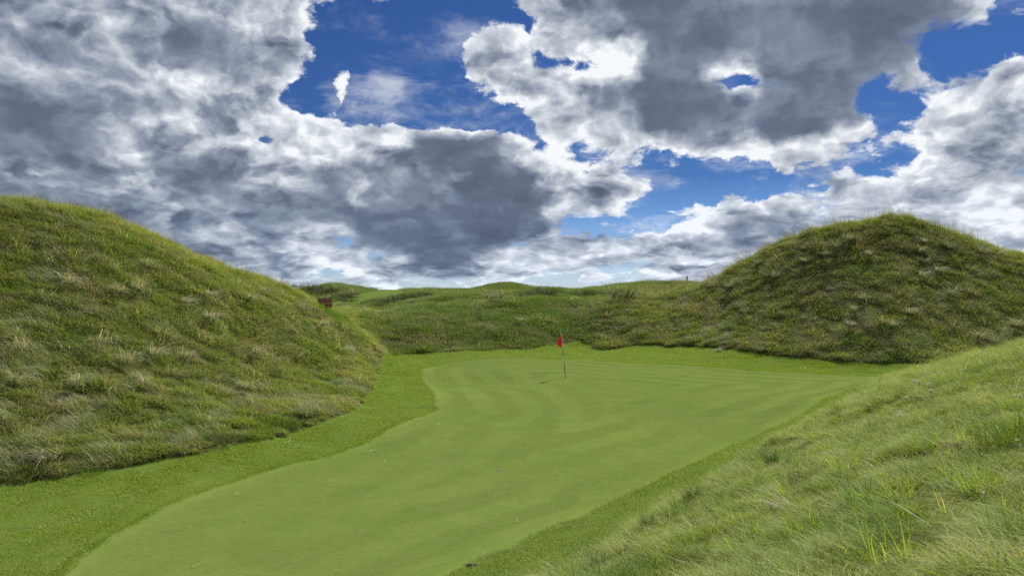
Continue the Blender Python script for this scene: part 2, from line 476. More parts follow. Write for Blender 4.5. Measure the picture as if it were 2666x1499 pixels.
for u, v, Y in [
    # left mound: crest line, then points down its face
    (-500, 582, 27), (-250, 542, 28.5), (0, 540, 30), (90, 540, 30.5), (200, 563, 31.2), (400, 632, 33), (600, 729, 36), (750, 774, 38.5), (850, 812, 40.5), (930, 864, 42.5), (985, 910, 44.5),
    (0, 640, 27), (0, 800, 23.4), (0, 1000, 19.6), (0, 1150, 17.2), (200, 640, 28.6), (200, 800, 25), (200, 1000, 21), (200, 1130, 18.6),
    (400, 720, 30.0), (400, 850, 26.6), (400, 1000, 23), (400, 1120, 20), (600, 780, 32.8), (600, 900, 29), (600, 1030, 25.0), (750, 830, 35), (750, 960, 30.5), (850, 880, 36.5), (850, 1000, 30.4), (930, 960, 35.0),
    (-300, 800, 22), (-300, 1100, 16),
    # right mound: crest, face, spur
    (1800, 758, 62), (1900, 709, 60), (2000, 662, 58), (2100, 622, 56.5), (2200, 596, 55.5), (2300, 588, 55), (2400, 590, 54.5), (2450, 606, 54), (2550, 640, 53.5), (2666, 674, 53), (2850, 710, 53),
    (2300, 640, 52.0), (2300, 740, 47.6), (2300, 850, 43.0), (2300, 920, 40.6), (2550, 700, 50.4), (2550, 800, 45.8), (2550, 900, 41.6), (2100, 680, 53.2), (2100, 780, 48.9), (2100, 870, 45.0), (1950, 740, 54.6), (1950, 830, 49.0), (1850, 790, 55), (1850, 855, 50.6), (1750, 800, 57.5), (1750, 855, 53), (1690, 808, 57.5), (1640, 848, 54.5), (1570, 872, 54.5),
    (1660, 898, 51), (1800, 903, 48.2), (1950, 919, 43.6), (2150, 938, 41), (2340, 946, 39.2), (2500, 952, 37.5), (1565, 915, 50.5), (1520, 891, 53.5), (2800, 960, 36),
    (1750, 925, 45.8), (1620, 915, 49), (2000, 945, 41.6), (2250, 962, 39.2),
    # far side of the green and the ridge behind it
    (1040, 918, 48.5), (1150, 917, 48.8), (1250, 914, 49.2), (1350, 906, 50.8), (1420, 903, 51.5), (1480, 896, 53), (1200, 928, 47.3), (1400, 924, 48.3),
    (1040, 860, 52.5), (1150, 860, 53.5), (1300, 855, 54.4), (1420, 855, 55), (1520, 848, 56.5), (1100, 815, 59.5), (1250, 806, 61), (1400, 800, 62), (1540, 812, 60), (1640, 790, 60),
    (1000, 812, 62), (900, 815, 66), (870, 806, 74), (850, 800, 84), (960, 776, 92), (1010, 755, 118), (1000, 764, 105), (940, 768, 98),
    (1250, 782, 69), (1400, 780, 71), (1550, 782, 72), (1650, 775, 72), (1100, 780, 78), (1180, 770, 86), (1300, 766, 95), (1420, 765, 96), (1560, 760, 95), (1700, 752, 92),
    (1250, 767, 122), (1330, 765, 130), (1400, 769, 128), (1440, 769, 126), (1500, 767, 122), (1600, 764, 114), (1690, 760, 112), (1790, 753, 108), (1870, 752, 108), (1130, 766, 118), (1080, 767, 120),
    (900, 765, 110), (850, 765, 106), (800, 767, 100), (760, 767, 98), (880, 782, 92), (800, 786, 90), (930, 766, 112), (700, 776, 96), (960, 762, 115)]:
    SPOT.append(at(u, v, Y))
SPOT += [
    # bank the photographer stands on
    (0, 0, 2.8), (2.57, 6.45, 1.92), (3.2, 4.65, 2.6), (1.68, 8.8, 1.02), (5.2, 9.3, 2.25), (8.2, 14.2, 2.25), (6.4, 13.6, 1.55), (9.6, 18.5, 1.75), (13.4, 19.6, 2.6), (11.4, 22.6, 1.35),
    (14.6, 25.6, 1.55), (16.8, 27.8, 1.75), (18.5, 24, 2.9), (14, 12, 4.2), (9, 5, 3.8), (3, -4, 3.6), (-4, -3, 2.2), (-6, 4, 1.0), (-12, 6, .4), (-9, -8, 2.4), (0, -15, 3.4), (18, 0, 5), (24, 20, 3.9),
    (20.5, 33, .9), (22.5, 30, 2.0), (19.0, 31.6, 1.0), (26, 34, 1.2), (-22, 4, 2.0), (-18, 14, 1.6),
    # backs of the mounds and the country beyond
    (-30, 38, 6.5), (-22, 48, 4.5), (-14, 54, 2.6), (-34, 50, 3.5), (-40, 30, 6), (-26, 66, 2.2), (-45, 80, 2.5), (-32, 20, 5), (-48, 10, 3),
    (34, 68, 6.0), (24, 76, 4.0), (42, 62, 6), (30, 90, 3.5), (52, 48, 5), (50, 84, 3), (40, 30, 4), (60, 20, 4),
    (0, 150, 2.5), (-20, 140, 2.5), (24, 140, 3), (50, 130, 3), (-50, 120, 3.5), (80, 110, 3), (-80, 60, 2), (90, 60, 3), (-12, 170, 1.5), (20, 170, 1.5),
    (-100, 200, 0), (0, 220, 0), (100, 200, 0), (-160, 80, 0), (170, 80, 0), (-120, -60, 0), (0, -80, 1), (120, -60, 1), (0, 300, -3), (-250, 200, -3), (250, 200, -3), (250, -100, -2), (-250, -100, -2), (0, -200, -2)]
SPOT = np.array(SPOT)


def _kernel(d2):
    return 0.5 * d2 * np.log(d2 + 1e-9)


def _warp_xy(x, y):
    # distances are felt on a logarithmic scale from behind the tee so that near detail and far ridges get equal say
    r = np.hypot(x, y + 14)
    th = np.arctan2(x, y + 14)
    return th * 26.0, 26.0 * np.log(np.maximum(r, 2.0))


_sx, _sy = _warp_xy(SPOT[:, 0], SPOT[:, 1])
_n = len(SPOT)
_A = np.zeros((_n + 3, _n + 3))
_A[:_n, :_n] = _kernel((_sx[:, None] - _sx) ** 2 + (_sy[:, None] - _sy) ** 2) + np.eye(_n) * 0.08
_A[:_n, _n:] = np.c_[np.ones(_n), _sx, _sy]
_A[_n:, :_n] = _A[:_n, _n:].T
_W = np.linalg.solve(_A, np.r_[SPOT[:, 2], 0, 0, 0])


def _spline(wx, wy):
    out = np.empty(wx.size)
    for i in range(0, wx.size, 20000):
        a_, b_ = wx[i:i + 20000], wy[i:i + 20000]
        d2 = (a_[:, None] - _sx) ** 2 + (b_[:, None] - _sy) ** 2
        out[i:i + 20000] = _kernel(d2) @ _W[:_n] + _W[_n] + _W[_n + 1] * a_ + _W[_n + 2] * b_
    return out


def bilinear(grid, gx, gy):
    i = np.clip(gx.astype(int), 0, grid.shape[1] - 2)
    j = np.clip(gy.astype(int), 0, grid.shape[0] - 2)
    fx, fy = np.clip(gx - i, 0, 1), np.clip(gy - j, 0, 1)
    return (grid[j, i] * (1 - fx) + grid[j, i + 1] * fx) * (1 - fy) + (grid[j + 1, i] * (1 - fx) + grid[j + 1, i + 1] * fx) * fy


_GS = 0.4
_gx, _gy = np.arange(-82, 82.1, _GS), np.arange(18, 152, _GS)
_HG = _spline(*[q.ravel() for q in np.meshgrid(_gx, _gy)]).reshape(len(_gy), len(_gx))


# hillocks of the far ridge: photograph bearing, distance, height, half widths across and along
HILLOCKS = [(1325, 130, 1.70, 4.2, 6), (1250, 126, .35, 3, 5), (1455, 124, .75, 3.6, 4), (1690, 112, 1.15, 6.0, 6), (1800, 108, .15, 4.5, 6), (1590, 116, .3, 4, 5), (1120, 118, .50, 4.0, 5), (1195, 112, .30, 2.5, 3),
            (900, 108, .85, 2.6, 5), (850, 104, .55, 2.4, 5), (795, 99, .15, 2.2, 5), (745, 97, .2, 2.2, 5),
            (1285, 72, .50, 1.5, 1.4), (1380, 74, .60, 1.6, 1.3), (1430, 75, .55, 1.2, 1.2), (1525, 76, .65, 1.7, 1.4), (1612, 74, .65, 1.6, 1.5), (1460, 64, .35, 2, 1.6), (1330, 62, .30, 2.2, 1.5),
            (1040, 80, .50, 1.4, 1.4), (1095, 82, .55, 1.5, 1.4), (985, 74, .4, 1.2, 1.2), (1180, 70, .35, 2.0, 1.6), (1120, 62, .25, 1.8, 1.4)]


def base_height(x, y):
    x, y = np.asarray(x, float), np.asarray(y, float)
    wx, wy = _warp_xy(x, y)
    out = bilinear(_HG, (wx - _gx[0]) / _GS, (wy - _gy[0]) / _GS)
    for u, Y, amp, sx, sy in HILLOCKS:
        out = out + amp * np.exp(-((x - (u - UC) / FPX * Y) / sx) ** 2 / 2 - ((y - Y) / sy) ** 2 / 2)
    r = np.hypot(x, y)
    f = np.clip((r - 190) / 110, 0, 1)
    return out * (1 - f) + f * (-9.0 + 5.0 * fbm(x / 90, y / 90, 3, 3) * np.clip(1 - (r - 300) / 500, 0, 1))


def smooth_loop(px, reps=2, closed=True):
    P = np.array(px, float)
    for _ in range(reps):
        Q = np.roll(P, -1, 0) if closed else P[1:]
        P0 = P if closed else P[:-1]
        P = np.stack([P0 * .75 + Q * .25, P0 * .25 + Q * .75], 1).reshape(-1, 2)
    return P


GREEN = smooth_loop([on_plane(*q) for q in [
    (60, 1560), (190, 1450), (300, 1385), (450, 1305), (560, 1265), (700, 1222), (850, 1188), (950, 1152), (1060, 1098), (1128, 1068), (1128, 1035), (1102, 1000), (1088, 965),
    (1100, 948), (1200, 939), (1350, 936.5), (1530, 938), (1620, 947), (1800, 957.5), (2000, 968), (2200, 976), (2330, 982), (2420, 992), (2350, 1003), (2250, 1032), (2120, 1074),
    (2000, 1124), (1850, 1196), (1700, 1266), (1500, 1358), (1320, 1436), (1220, 1480), (1120, 1530), (900, 1640), (300, 1660)]])
ROUGH_EDGE = smooth_loop(  # inner edge of the long grass, all round the mown ground
    [on_plane(u, v, z) for u, v, z in [
        (-300, 1330, .35), (-150, 1290, .32), (0, 1262, .30), (100, 1248, .30), (200, 1238, .30), (300, 1222, .30), (400, 1203, .30), (520, 1178, .30), (650, 1150, .30), (740, 1128, .30), (830, 1100, .30), (905, 1078, .32), (945, 1040, .32), (972, 1000, .32), (990, 960, .32), (1005, 932, .30)]]
    + [at(u, v, Y)[:2] for u, v, Y in [(1030, 918, 48.3), (1150, 917, 48.8), (1250, 914, 49.2), (1350, 907, 50.6), (1420, 903, 51.5), (1475, 897, 53), (1515, 889, 54), (1532, 897, 53), (1565, 916, 50.5),
                                       (1610, 907, 50.8), (1660, 898, 51), (1730, 899, 49.6), (1800, 903, 48.2), (1950, 919, 43.6), (2150, 938, 41), (2340, 946, 39.2), (2450, 950, 38)]]
    + [(22.2, 34.5), (19.6, 32.6)]
    + [on_plane(u, v, z) for u, v, z in [(2290, 1005, .50), (2225, 1040, .44), (2160, 1075, .40), (2050, 1130, .36), (1920, 1205, .34), (1780, 1288, .34), (1715, 1345, .34), (1640, 1395, .36), (1505, 1490, .40)]]
    + [(-.9, 9.2), (-4, 7.2), (-9, 7.5), (-13, 9.5)])
FAIRWAY = smooth_loop([at(u, v, Y)[:2] for u, v, Y in [(700, 812, 74), (800, 815, 70), (880, 818, 67), (930, 806, 73), (985, 790, 84), (1060, 775, 95), (1090, 768, 104), (1045, 758, 116), (1040, 752, 128), (985, 752, 128), (975, 760, 112), (940, 772, 99), (880, 790, 90), (800, 800, 86), (700, 802, 84)]])


def signed_dist(x, y, loop):
    """Distance to a closed outline, negative inside."""
    x, y = np.asarray(x, float), np.asarray(y, float)
    sh = x.shape
    x, y = x.ravel(), y.ravel()
    best = np.full(x.size, 1e9)
    inside = np.zeros(x.size, bool)
    for p, q in zip(loop, np.roll(loop, -1, 0)):
        d = q - p
        t = np.clip(((x - p[0]) * d[0] + (y - p[1]) * d[1]) / (d @ d), 0, 1)
        best = np.minimum(best, (x - p[0] - t * d[0]) ** 2 + (y - p[1] - t * d[1]) ** 2)
        c = (p[1] > y) != (q[1] > y)
        if abs(q[1] - p[1]) > 1e-9:
            c &= x < (q[0] - p[0]) * (y - p[1]) / (q[1] - p[1]) + p[0]
        inside ^= c
    d = np.sqrt(best)
    return np.where(inside, -d, d).reshape(sh)


class DistanceMap:
    """A signed distance sampled once on a grid, so that the outlines stay cheap to ask for."""
    def __init__(self, loop, x0, x1, y0, y1, step):
        self.b, self.s = (x0, x1, y0, y1), step
        gx, gy = np.arange(x0, x1 + step, step), np.arange(y0, y1 + step, step)
        self.g = signed_dist(*np.meshgrid(gx, gy), loop)

    def __call__(self, x, y):
        x0, x1, y0, y1 = self.b
        cx, cy = np.clip(x, x0, x1), np.clip(y, y0, y1)
        return bilinear(self.g, (cx - x0) / self.s, (cy - y0) / self.s) + np.hypot(x - cx, y - cy)


GREEN_MAP = DistanceMap(GREEN, -22, 27, 5, 51, 0.12)
ROUGH_MAP = DistanceMap(ROUGH_EDGE, -24, 27, 5, 58, 0.12)
FAIRWAY_MAP = DistanceMap(FAIRWAY, -40, 0, 58, 136, 0.3)


def sstep(v, a_, b_):
    t = np.clip((v - a_) / (b_ - a_), 0, 1)
    return t * t * (3 - 2 * t)


def zones(x, y):
    w = 0.10 * perlin(x * 1.9, y * 1.9, 21) + 0.05 * perlin(x * 5.0, y * 5.0, 22)
    sg = GREEN_MAP(x, y) + 0.35 * w
    sr = -(ROUGH_MAP(x, y) + 1.5 * w)          # negative on mown ground, positive in the rough
    sf = FAIRWAY_MAP(x, y)
    return sg, -sr, sf


def height(x, y, zn=None):
    x, y = np.asarray(x, float), np.asarray(y, float)
    sg, smown, sf = zones(x, y) if zn is None else zn
    h = base_height(x, y)
    rough = sstep(smown, 0.0, 0.9) * sstep(sf, 0.0, 1.5)
    far = np.clip(np.hypot(x, y) / 45, 0.55, 1.5)
    calm = 1 - 0.55 * sstep(np.hypot(x, y), 80, 105)
    hump = 0.17 * fbm(x / (2.3 * far), y / (2.3 * far), 3, 31) * far * calm
    hump = hump + 0.22 * far * calm * (0.35 - np.abs(perlin(x / (1.15 * far), y / (1.15 * far), 40))) + 0.05 * perlin(x * 2.3, y * 2.3, 41)
    near = sstep(np.hypot(x - 3, y - 5), 16, 5)
    hump = hump + 0.16 * perlin(x / 5.5, y / 5.5, 46) * far * calm
    lumps = 0.24 * (0.30 - np.abs(perlin(x * 1.3, y * 1.3, 43))) * sstep(np.hypot(x, y), 45, 25)
    hump = hump * (1 - 0.5 * near) + lumps * (0.6 + 0.6 * near)
    h = h + rough * hump * 0.9 + rough * 0.03
    h = h + sstep(smown, 0.0, 0.16) * 0.07 * sstep(sf, 0, 0.3)                # lip where the long grass starts
    h = h + sstep(sg, 0.0, 0.07) * 0.025                                       # the collar stands a little proud of the green
    h = h + (1 - sstep(smown, -0.4, 0.0)) * (0.018 * perlin(x * 1.1, y * 1.1, 52) + 0.02 * perlin(x / 3.1, y / 3.1, 50) + 0.03 * perlin(x / 8.0, y / 8.0, 51)) * sstep(sg, -6, 3)
    return h


def normal_at(x, y, eps=0.25):
    hx = (base_height(x + eps, y) - base_height(x - eps, y)) / (2 * eps)
    hy = (base_height(x, y + eps) - base_height(x, y - eps)) / (2 * eps)
    n = np.stack([-hx, -hy, np.ones_like(hx)], -1)
    return n / np.linalg.norm(n, axis=-1, keepdims=True)


def hit(u, v, y0=3.0, y1=200.0):
    """Where the ray through photograph pixel (u, v) meets the land."""
    Y = np.exp(np.linspace(math.log(y0), math.log(y1), 1600))
    X = (u - UC) / FPX * Y
    Z = EYE - (v - HORIZON) / FPX * Y
    below = np.nonzero(Z <= height(X, Y))[0]
    k = below[0] if len(below) else len(Y) - 1
    return (float(X[k]), float(Y[k]), float(height(X[k:k + 1], Y[k:k + 1])[0]))

# ------------------------------------------------------------------ materials
def material(name):
    m_ = bpy.data.materials.new(name)
    m_.use_nodes = True
    N = Nodes(m_.node_tree)
    N.n.clear()
    return m_, N, N.new('ShaderNodeOutputMaterial')


def turf_material(name, c1, c2, c3, grain, bump, stripes=False):
    m_, N, out = material(name)
    P = N.new('ShaderNodeNewGeometry').outputs['Position']
    col = N.mix(N.remap(N.noise(P, 0.22, 4, 0.6)[0], 0.35, 0.65), c1, c2)
    col = N.mix(N.m('MULTIPLY', N.remap(N.noise(P, 1.3, 5, 0.62, 0.4)[0], 0.42, 0.72), 0.55), col, c3)
    fine = N.noise(P, grain, 4, 0.75)[0]
    streak = N.noise(N.v('MULTIPLY', P, (6.0, 26.0, 6.0)), 1.0, 4, 0.65)[0]
    val = N.m('ADD', N.remap(fine, 0.25, 0.75, 0.84, 1.16), N.m('MULTIPLY', N.m('SUBTRACT', streak, 0.5), 0.75))
    if stripes:
        at_ = N.new('ShaderNodeAttribute', attribute_name='edge_distance').outputs['Fac']
        wob = N.m('MULTIPLY', N.noise(P, 0.35, 2)[0], 1.6)
        s_ = N.m('SINE', N.m('MULTIPLY', N.m('ADD', at_, wob), 3.9))
        s_ = N.m('MULTIPLY', N.remap(s_, -0.6, 0.6, -1, 1, 'SMOOTHSTEP'), N.remap(N.noise(P, 0.12, 2)[0], 0.40, 0.58, 0.01, 0.075))
        val = N.m('ADD', val, s_)
        rim = N.remap(N.m('ABSOLUTE', N.m('ADD', at_, 0.22)), 0.0, 0.24, 0.10, 0.0)     # the closer cut of the edging mower
        val = N.m('ADD', val, rim)
    col = N.mix(1.0, col, N.xyz(val, val, val), blend='MULTIPLY')
    bs = N.new('ShaderNodeBsdfPrincipled')
    N.put(bs.inputs['Base Color'], col)
    bs.inputs['Roughness'].default_value = 0.75
    bs.inputs['Specular IOR Level'].default_value = 0.0
    bs.inputs['Sheen Weight'].default_value = 0.0
    bs.inputs['Sheen Roughness'].default_value = 0.5
    bs.inputs['Sheen Tint'].default_value = (0.8, 1.0, 0.45, 1)
    bp = N.new('ShaderNodeBump')
    bp.inputs['Strength'].default_value = bump
    bp.inputs['Distance'].default_value = 0.02
    N.put(bp.inputs['Height'], N.m('ADD', fine, N.m('MULTIPLY', streak, 0.6)))
    N.l.new(bp.outputs[0], bs.inputs['Normal'])
    N.l.new(bs.outputs[0], out.inputs[0])
    return m_


def blade_material(name, palette, patch=0.35, translucent=0.45, straw=0.15, vary=0.28):
    """Grass blades: palette = (fresh, olive, dull, straw) leaf colours mixed by patch, by tuft and by blade."""
    m_, N, out = material(name)
    geo = N.new('ShaderNodeNewGeometry')
    P = geo.outputs['Position']
    isl = geo.outputs['Random Per Island']
    tint = N.new('ShaderNodeAttribute', attribute_type='INSTANCER', attribute_name='tint').outputs['Fac']
    dry = N.new('ShaderNodeAttribute', attribute_type='INSTANCER', attribute_name='dry').outputs['Fac']
    a_ = N.noise(P, patch, 4, 0.62)[0]
    b_ = N.noise(N.v('ADD', P, (31, 7, 3)), patch * 3.1, 4, 0.6)[0]
    col = N.mix(N.remap(N.m('ADD', a_, N.m('MULTIPLY', N.m('SUBTRACT', tint, 0.5), 0.34)), 0.38, 0.62), palette[0], palette[1])
    col = N.mix(N.remap(N.m('ADD', b_, N.m('MULTIPLY', N.m('SUBTRACT', isl, 0.5), 0.20)), 0.48, 0.74), col, palette[2])
    dryness = N.m('ADD', N.m('ADD', isl, dry), N.m('MULTIPLY', N.m('SUBTRACT', b_, 0.5), 0.6))
    col = N.mix(N.remap(dryness, 1.0 - straw, 1.06 - straw * 0.6), col, palette[3])
    v_ = N.remap(N.m('FRACT', N.m('MULTIPLY', isl, 37.0)), 0, 1, 1 - vary, 1 + vary)
    col = N.mix(1.0, col, N.xyz(v_, v_, v_), blend='MULTIPLY')
    df = N.new('ShaderNodeBsdfDiffuse')
    N.put(df.inputs[0], col)
    tr = N.new('ShaderNodeBsdfTranslucent')
    N.put(tr.inputs[0], N.mix(1.0, col, (1.15, 1.12, 0.55, 1), blend='MULTIPLY'))
    m1 = N.new('ShaderNodeMixShader')
    m1.inputs[0].default_value = translucent
    N.l.new(df.outputs[0], m1.inputs[1]); N.l.new(tr.outputs[0], m1.inputs[2])
    gl = N.new('ShaderNodeBsdfGlossy')
    gl.inputs['Roughness'].default_value = 0.55
    gl.inputs['Color'].default_value = (1, 1, 1, 1)
    m2 = N.new('ShaderNodeMixShader')
    m2.inputs[0].default_value = 0.022
    N.l.new(m1.outputs[0], m2.inputs[1]); N.l.new(gl.outputs[0], m2.inputs[2])
    N.l.new(m2.outputs[0], out.inputs[0])
    return m_


def plain_material(name, col, rough=0.6, vary=0.25, scale=20.0, metallic=0.0, translucent=0.0):
    m_, N, out = material(name)
    P = N.new('ShaderNodeTexCoord').outputs['Object']
    f = N.remap(N.noise(P, scale, 4, 0.6)[0], 0.3, 0.7, 1 - vary, 1 + vary)
    c = N.mix(1.0, (*col, 1), N.xyz(f, f, f), blend='MULTIPLY')
    bs = N.new('ShaderNodeBsdfPrincipled')
    N.put(bs.inputs['Base Color'], c)
    bs.inputs['Roughness'].default_value = rough
    bs.inputs['Metallic'].default_value = metallic
    if translucent:
        tr = N.new('ShaderNodeBsdfTranslucent')
        N.put(tr.inputs[0], c)
        mx = N.new('ShaderNodeMixShader')
        mx.inputs[0].default_value = translucent
        N.l.new(bs.outputs[0], mx.inputs[1]); N.l.new(tr.outputs[0], mx.inputs[2])
        N.l.new(mx.outputs[0], out.inputs[0])
    else:
        N.l.new(bs.outputs[0], out.inputs[0])
    return m_


MAT = {}
MAT['green'] = turf_material('green_turf', (0.112, 0.164, 0.035, 1), (0.132, 0.178, 0.041, 1), (0.154, 0.192, 0.052, 1), 46, 0.35, True)
MAT['fringe'] = turf_material('fringe_turf', (0.112, 0.172, 0.032, 1), (0.130, 0.184, 0.036, 1), (0.096, 0.148, 0.028, 1), 30, 0.9)
MAT['fairway'] = turf_material('fairway_turf', (0.105, 0.160, 0.035, 1), (0.12, 0.17, 0.04, 1), (0.11, 0.155, 0.04, 1), 20, 0.4)
MAT['thatch'] = turf_material('thatch', (0.060, 0.075, 0.020, 1), (0.085, 0.085, 0.030, 1), (0.11, 0.10, 0.045, 1), 14, 0.9)


# ------------------------------------------------------------------ terrain
def mesh_obj(name, verts, faces, mat, smooth=True, parent=None, kind=None):
    me = bpy.data.meshes.new(name)
    me.from_pydata([tuple(p) for p in verts], [], [tuple(f) for f in faces]) if not isinstance(verts, np.ndarray) else fill_mesh(me, verts, faces)
    if smooth:
        me.polygons.foreach_set('use_smooth', np.ones(len(me.polygons), bool))
    if mat:
        me.materials.append(mat)
    o = bpy.data.objects.new(name, me)
    C.objects.link(o)
    if parent:
        o.parent = parent
    if kind:
        o['kind'] = kind
    return o


def fill_mesh(me, V, F):
    n = F.shape[1]
    me.vertices.add(len(V)); me.vertices.foreach_set('co', np.ascontiguousarray(V, np.float32).ravel())
    me.loops.add(F.size); me.loops.foreach_set('vertex_index', np.ascontiguousarray(F, np.int32).ravel())
    me.polygons.add(len(F)); me.polygons.foreach_set('loop_start', np.arange(0, F.size, n, dtype=np.int32))
    me.update(calc_edges=True)


def build_terrain():
    OY = -14.0
    th = np.radians(np.concatenate([np.linspace(-110, -44, 46)[:-1], np.linspace(-44, 44, 480), np.linspace(44, 110, 46)[1:]]))
    rs = [4.0]
    while rs[-1] < 7000:
        r_ = rs[-1]
        rs.append(r_ * (1.02 if r_ < 17 else 1.0045 if r_ < 80 else 1.0085 if r_ < 155 else 1.035))
    rs = np.array(rs)
    R, T = np.meshgrid(rs, th, indexing='ij')
    X, Y = R * np.sin(T), OY + R * np.cos(T)
    nr, nt = X.shape

    def snap(X, Y, k, near):
        f = zones(X, Y)[k]
        e_ = 0.02
        sel = np.abs(f) < near(R)
        xs, ys = X[sel], Y[sel]
        f0 = zones(xs, ys)[k]; fx = (zones(xs + e_, ys)[k] - f0) / e_; fy = (zones(xs, ys + e_)[k] - f0) / e_
        g2 = np.maximum(fx ** 2 + fy ** 2, 0.2)
        X, Y = X.copy(), Y.copy()
        X[sel] = xs - f0 * fx / g2
        Y[sel] = ys - f0 * fy / g2
        return X, Y
    cell = lambda R_: np.minimum(0.0022 * R_, 0.5)
    m = (R < 90)
    X, Y = snap(X, Y, 0, lambda R_: np.where(m, cell(R_), 0))
    X, Y = snap(X, Y, 1, lambda R_: np.where(m, cell(R_), 0))
    X, Y = snap(X, Y, 2, lambda R_: np.where((R_ > 70) & (R_ < 170), 0.0038 * R_, 0))
    zn = zones(X, Y)
    Z = height(X, Y, zn)
    V = np.stack([X, Y, Z], -1).reshape(-1, 3)
    idx = np.arange(nr * nt).reshape(nr, nt)
    F = np.stack([idx[:-1, :-1], idx[:-1, 1:], idx[1:, 1:], idx[1:, :-1]], -1).reshape(-1, 4)[:, ::-1]
    fc = lambda q: q.reshape(-1)[F].mean(1)
    sg, sm, sf = (fc(q) for q in zn)
    cx, cy = V[F, 0].mean(1), V[F, 1].mean(1)
    cls = np.full(len(F), 6)
    far = np.hypot(cx, cy) > 170
    bank = cx * .78 - (cy - 11) * .63 > -0.3
    cls[(cx < -4 - 0.06 * (cy - 20)) & (cy < 62)] = 3
    cls[(cx > 4 + 0.05 * (cy - 50)) & (cy > 34) & (cy < 80)] = 4
    cls[bank & (cy < 36)] = 5
    cls[(cls == 6) & (cy < 30)] = 5
    cls[(cls == 6) & far] = 7
    cls[sf < 0] = 2
    cls[(sm < 0)] = 1
    cls[(sg < 0)] = 0
    names = ['putting_green', 'fringe', 'fairway', 'hill', 'hill', 'bank', 'ridge', 'ground']
    mats = ['green', 'fringe', 'fairway', 'thatch', 'thatch', 'thatch', 'thatch', 'thatch']
    for k in range(8):
        f = F[cls == k]
        used, inv = np.unique(f, return_inverse=True)
        o = mesh_obj(names[k], V[used], inv.reshape(-1, 4), MAT[mats[k]], kind='structure')
        if k == 0:
            at_ = o.data.attributes.new('edge_distance', 'FLOAT', 'POINT')
            at_.data.foreach_set('value', zn[0].reshape(-1)[used].astype(np.float32))
    # the sea beyond the dunes
    ring = [(r_ * math.sin(q), r_ * math.cos(q), -8.2) for r_ in (260, 26000) for q in np.linspace(-2.2, 2.2, 65)]
    m_, N, out = material('sea_water')
    bs = N.new('ShaderNodeBsdfPrincipled')
    bs.inputs['Base Color'].default_value = (0.02, 0.05, 0.07, 1)
    bs.inputs['Roughness'].default_value = 0.25
    N.l.new(bs.outputs[0], out.inputs[0])
    mesh_obj('sea', ring, [(i, i + 65, i + 66, i + 1) for i in range(64)], m_, kind='structure')


build_terrain()


# ------------------------------------------------------------------ grass
SOURCES = bpy.data.collections.new('grass sources')


def blade_set(n, radius, lmin, lmax, width, lean, droop, along=0.0, seed=0, segs=3, kink=0.15, head=False):
    """One clump of n tapering blades; blades lean outwards and towards +X by 'along', and bow over by 'droop'."""
    g = np.random.default_rng(seed)
    rr = radius * np.sqrt(g.random(n)); ph = g.random(n) * 2 * math.pi
    bx, by = rr * np.cos(ph), rr * np.sin(ph)
    L = lmin + (lmax - lmin) * g.random(n) ** 1.6
    az_ = ph + g.normal(0, 1.1, n)
    dx, dy = np.cos(az_) * (1 - along) + along * (1 + 0.0 * az_) + g.normal(0, .12, n), np.sin(az_) * (1 - along) + g.normal(0, .25 * along, n)
    nn = np.maximum(np.hypot(dx, dy), 1e-6); dx, dy = dx / nn, dy / nn
    tilt = np.clip(g.normal(lean, 0.22, n), 0.02, 1.35)
    bend = np.clip(g.normal(droop, droop * 0.35, n), 0, 2.6)
    w = width * (0.6 + 0.8 * g.random(n)) * np.sqrt(L / lmax)
    ang = tilt.copy()
    px, py, pz = bx.copy(), by.copy(), np.full(n, -0.02)
    side_a = np.arctan2(dy, dx) + math.pi / 2 + g.normal(0, 0.5, n)
    V, prof = [], [1.0, 0.95, 0.72, 0.42, 0.2, 0.0][-(segs + 1):] if segs > 3 else [0.85, 1.0, 0.7, 0.0]
    sx, sy = np.cos(side_a), np.sin(side_a)
    wob = g.normal(0, kink, n)
    ddx, ddy = dx.copy(), dy.copy()
    rows_ = []
    for k in range(segs + 1):
        hw = w * prof[k] * 0.5
        if k == segs:
            rows_.append(np.stack([np.stack([px, py, pz], -1)], 1))
        else:
            rows_.append(np.stack([np.stack([px - sx * hw, py - sy * hw, pz], -1), np.stack([px + sx * hw, py + sy * hw, pz], -1)], 1))
        st = L / segs
        px, py, pz = px + ddx * np.sin(ang) * st, py + ddy * np.sin(ang) * st, pz + np.cos(ang) * st
        ang = np.minimum(ang + bend / segs * (0.6 + 0.4 * k), 2.7)
        c_, s_ = np.cos(wob), np.sin(wob)
        ddx, ddy = ddx * c_ - ddy * s_, ddx * s_ + ddy * c_
    V = np.concatenate(rows_, 1)                       # n, 2*segs+1, 3
    per = V.shape[1]
    F = []
    for k in range(segs - 1):
        F.append((2 * k, 2 * k + 1, 2 * k + 3, 2 * k + 2))
    base = np.arange(n)[:, None, None] * per
    Q = (np.array(F)[None] + base).reshape(-1, 4)
    Tr = (np.array([[2 * (segs - 1), 2 * (segs - 1) + 1, 2 * segs]])[None] + base).reshape(-1, 3)
    return V.reshape(-1, 3), [tuple(q) for q in Q.tolist()] + [tuple(q) for q in Tr.tolist()]


def source(name, mat, *a_, **k_):
    V, F = blade_set(*a_, **k_)
    me = bpy.data.meshes.new(name)
    me.from_pydata(V.tolist(), [], F)
    me.materials.append(mat)
    me.polygons.foreach_set('use_smooth', np.ones(len(me.polygons), bool))
    o = bpy.data.objects.new(name, me)
    return o


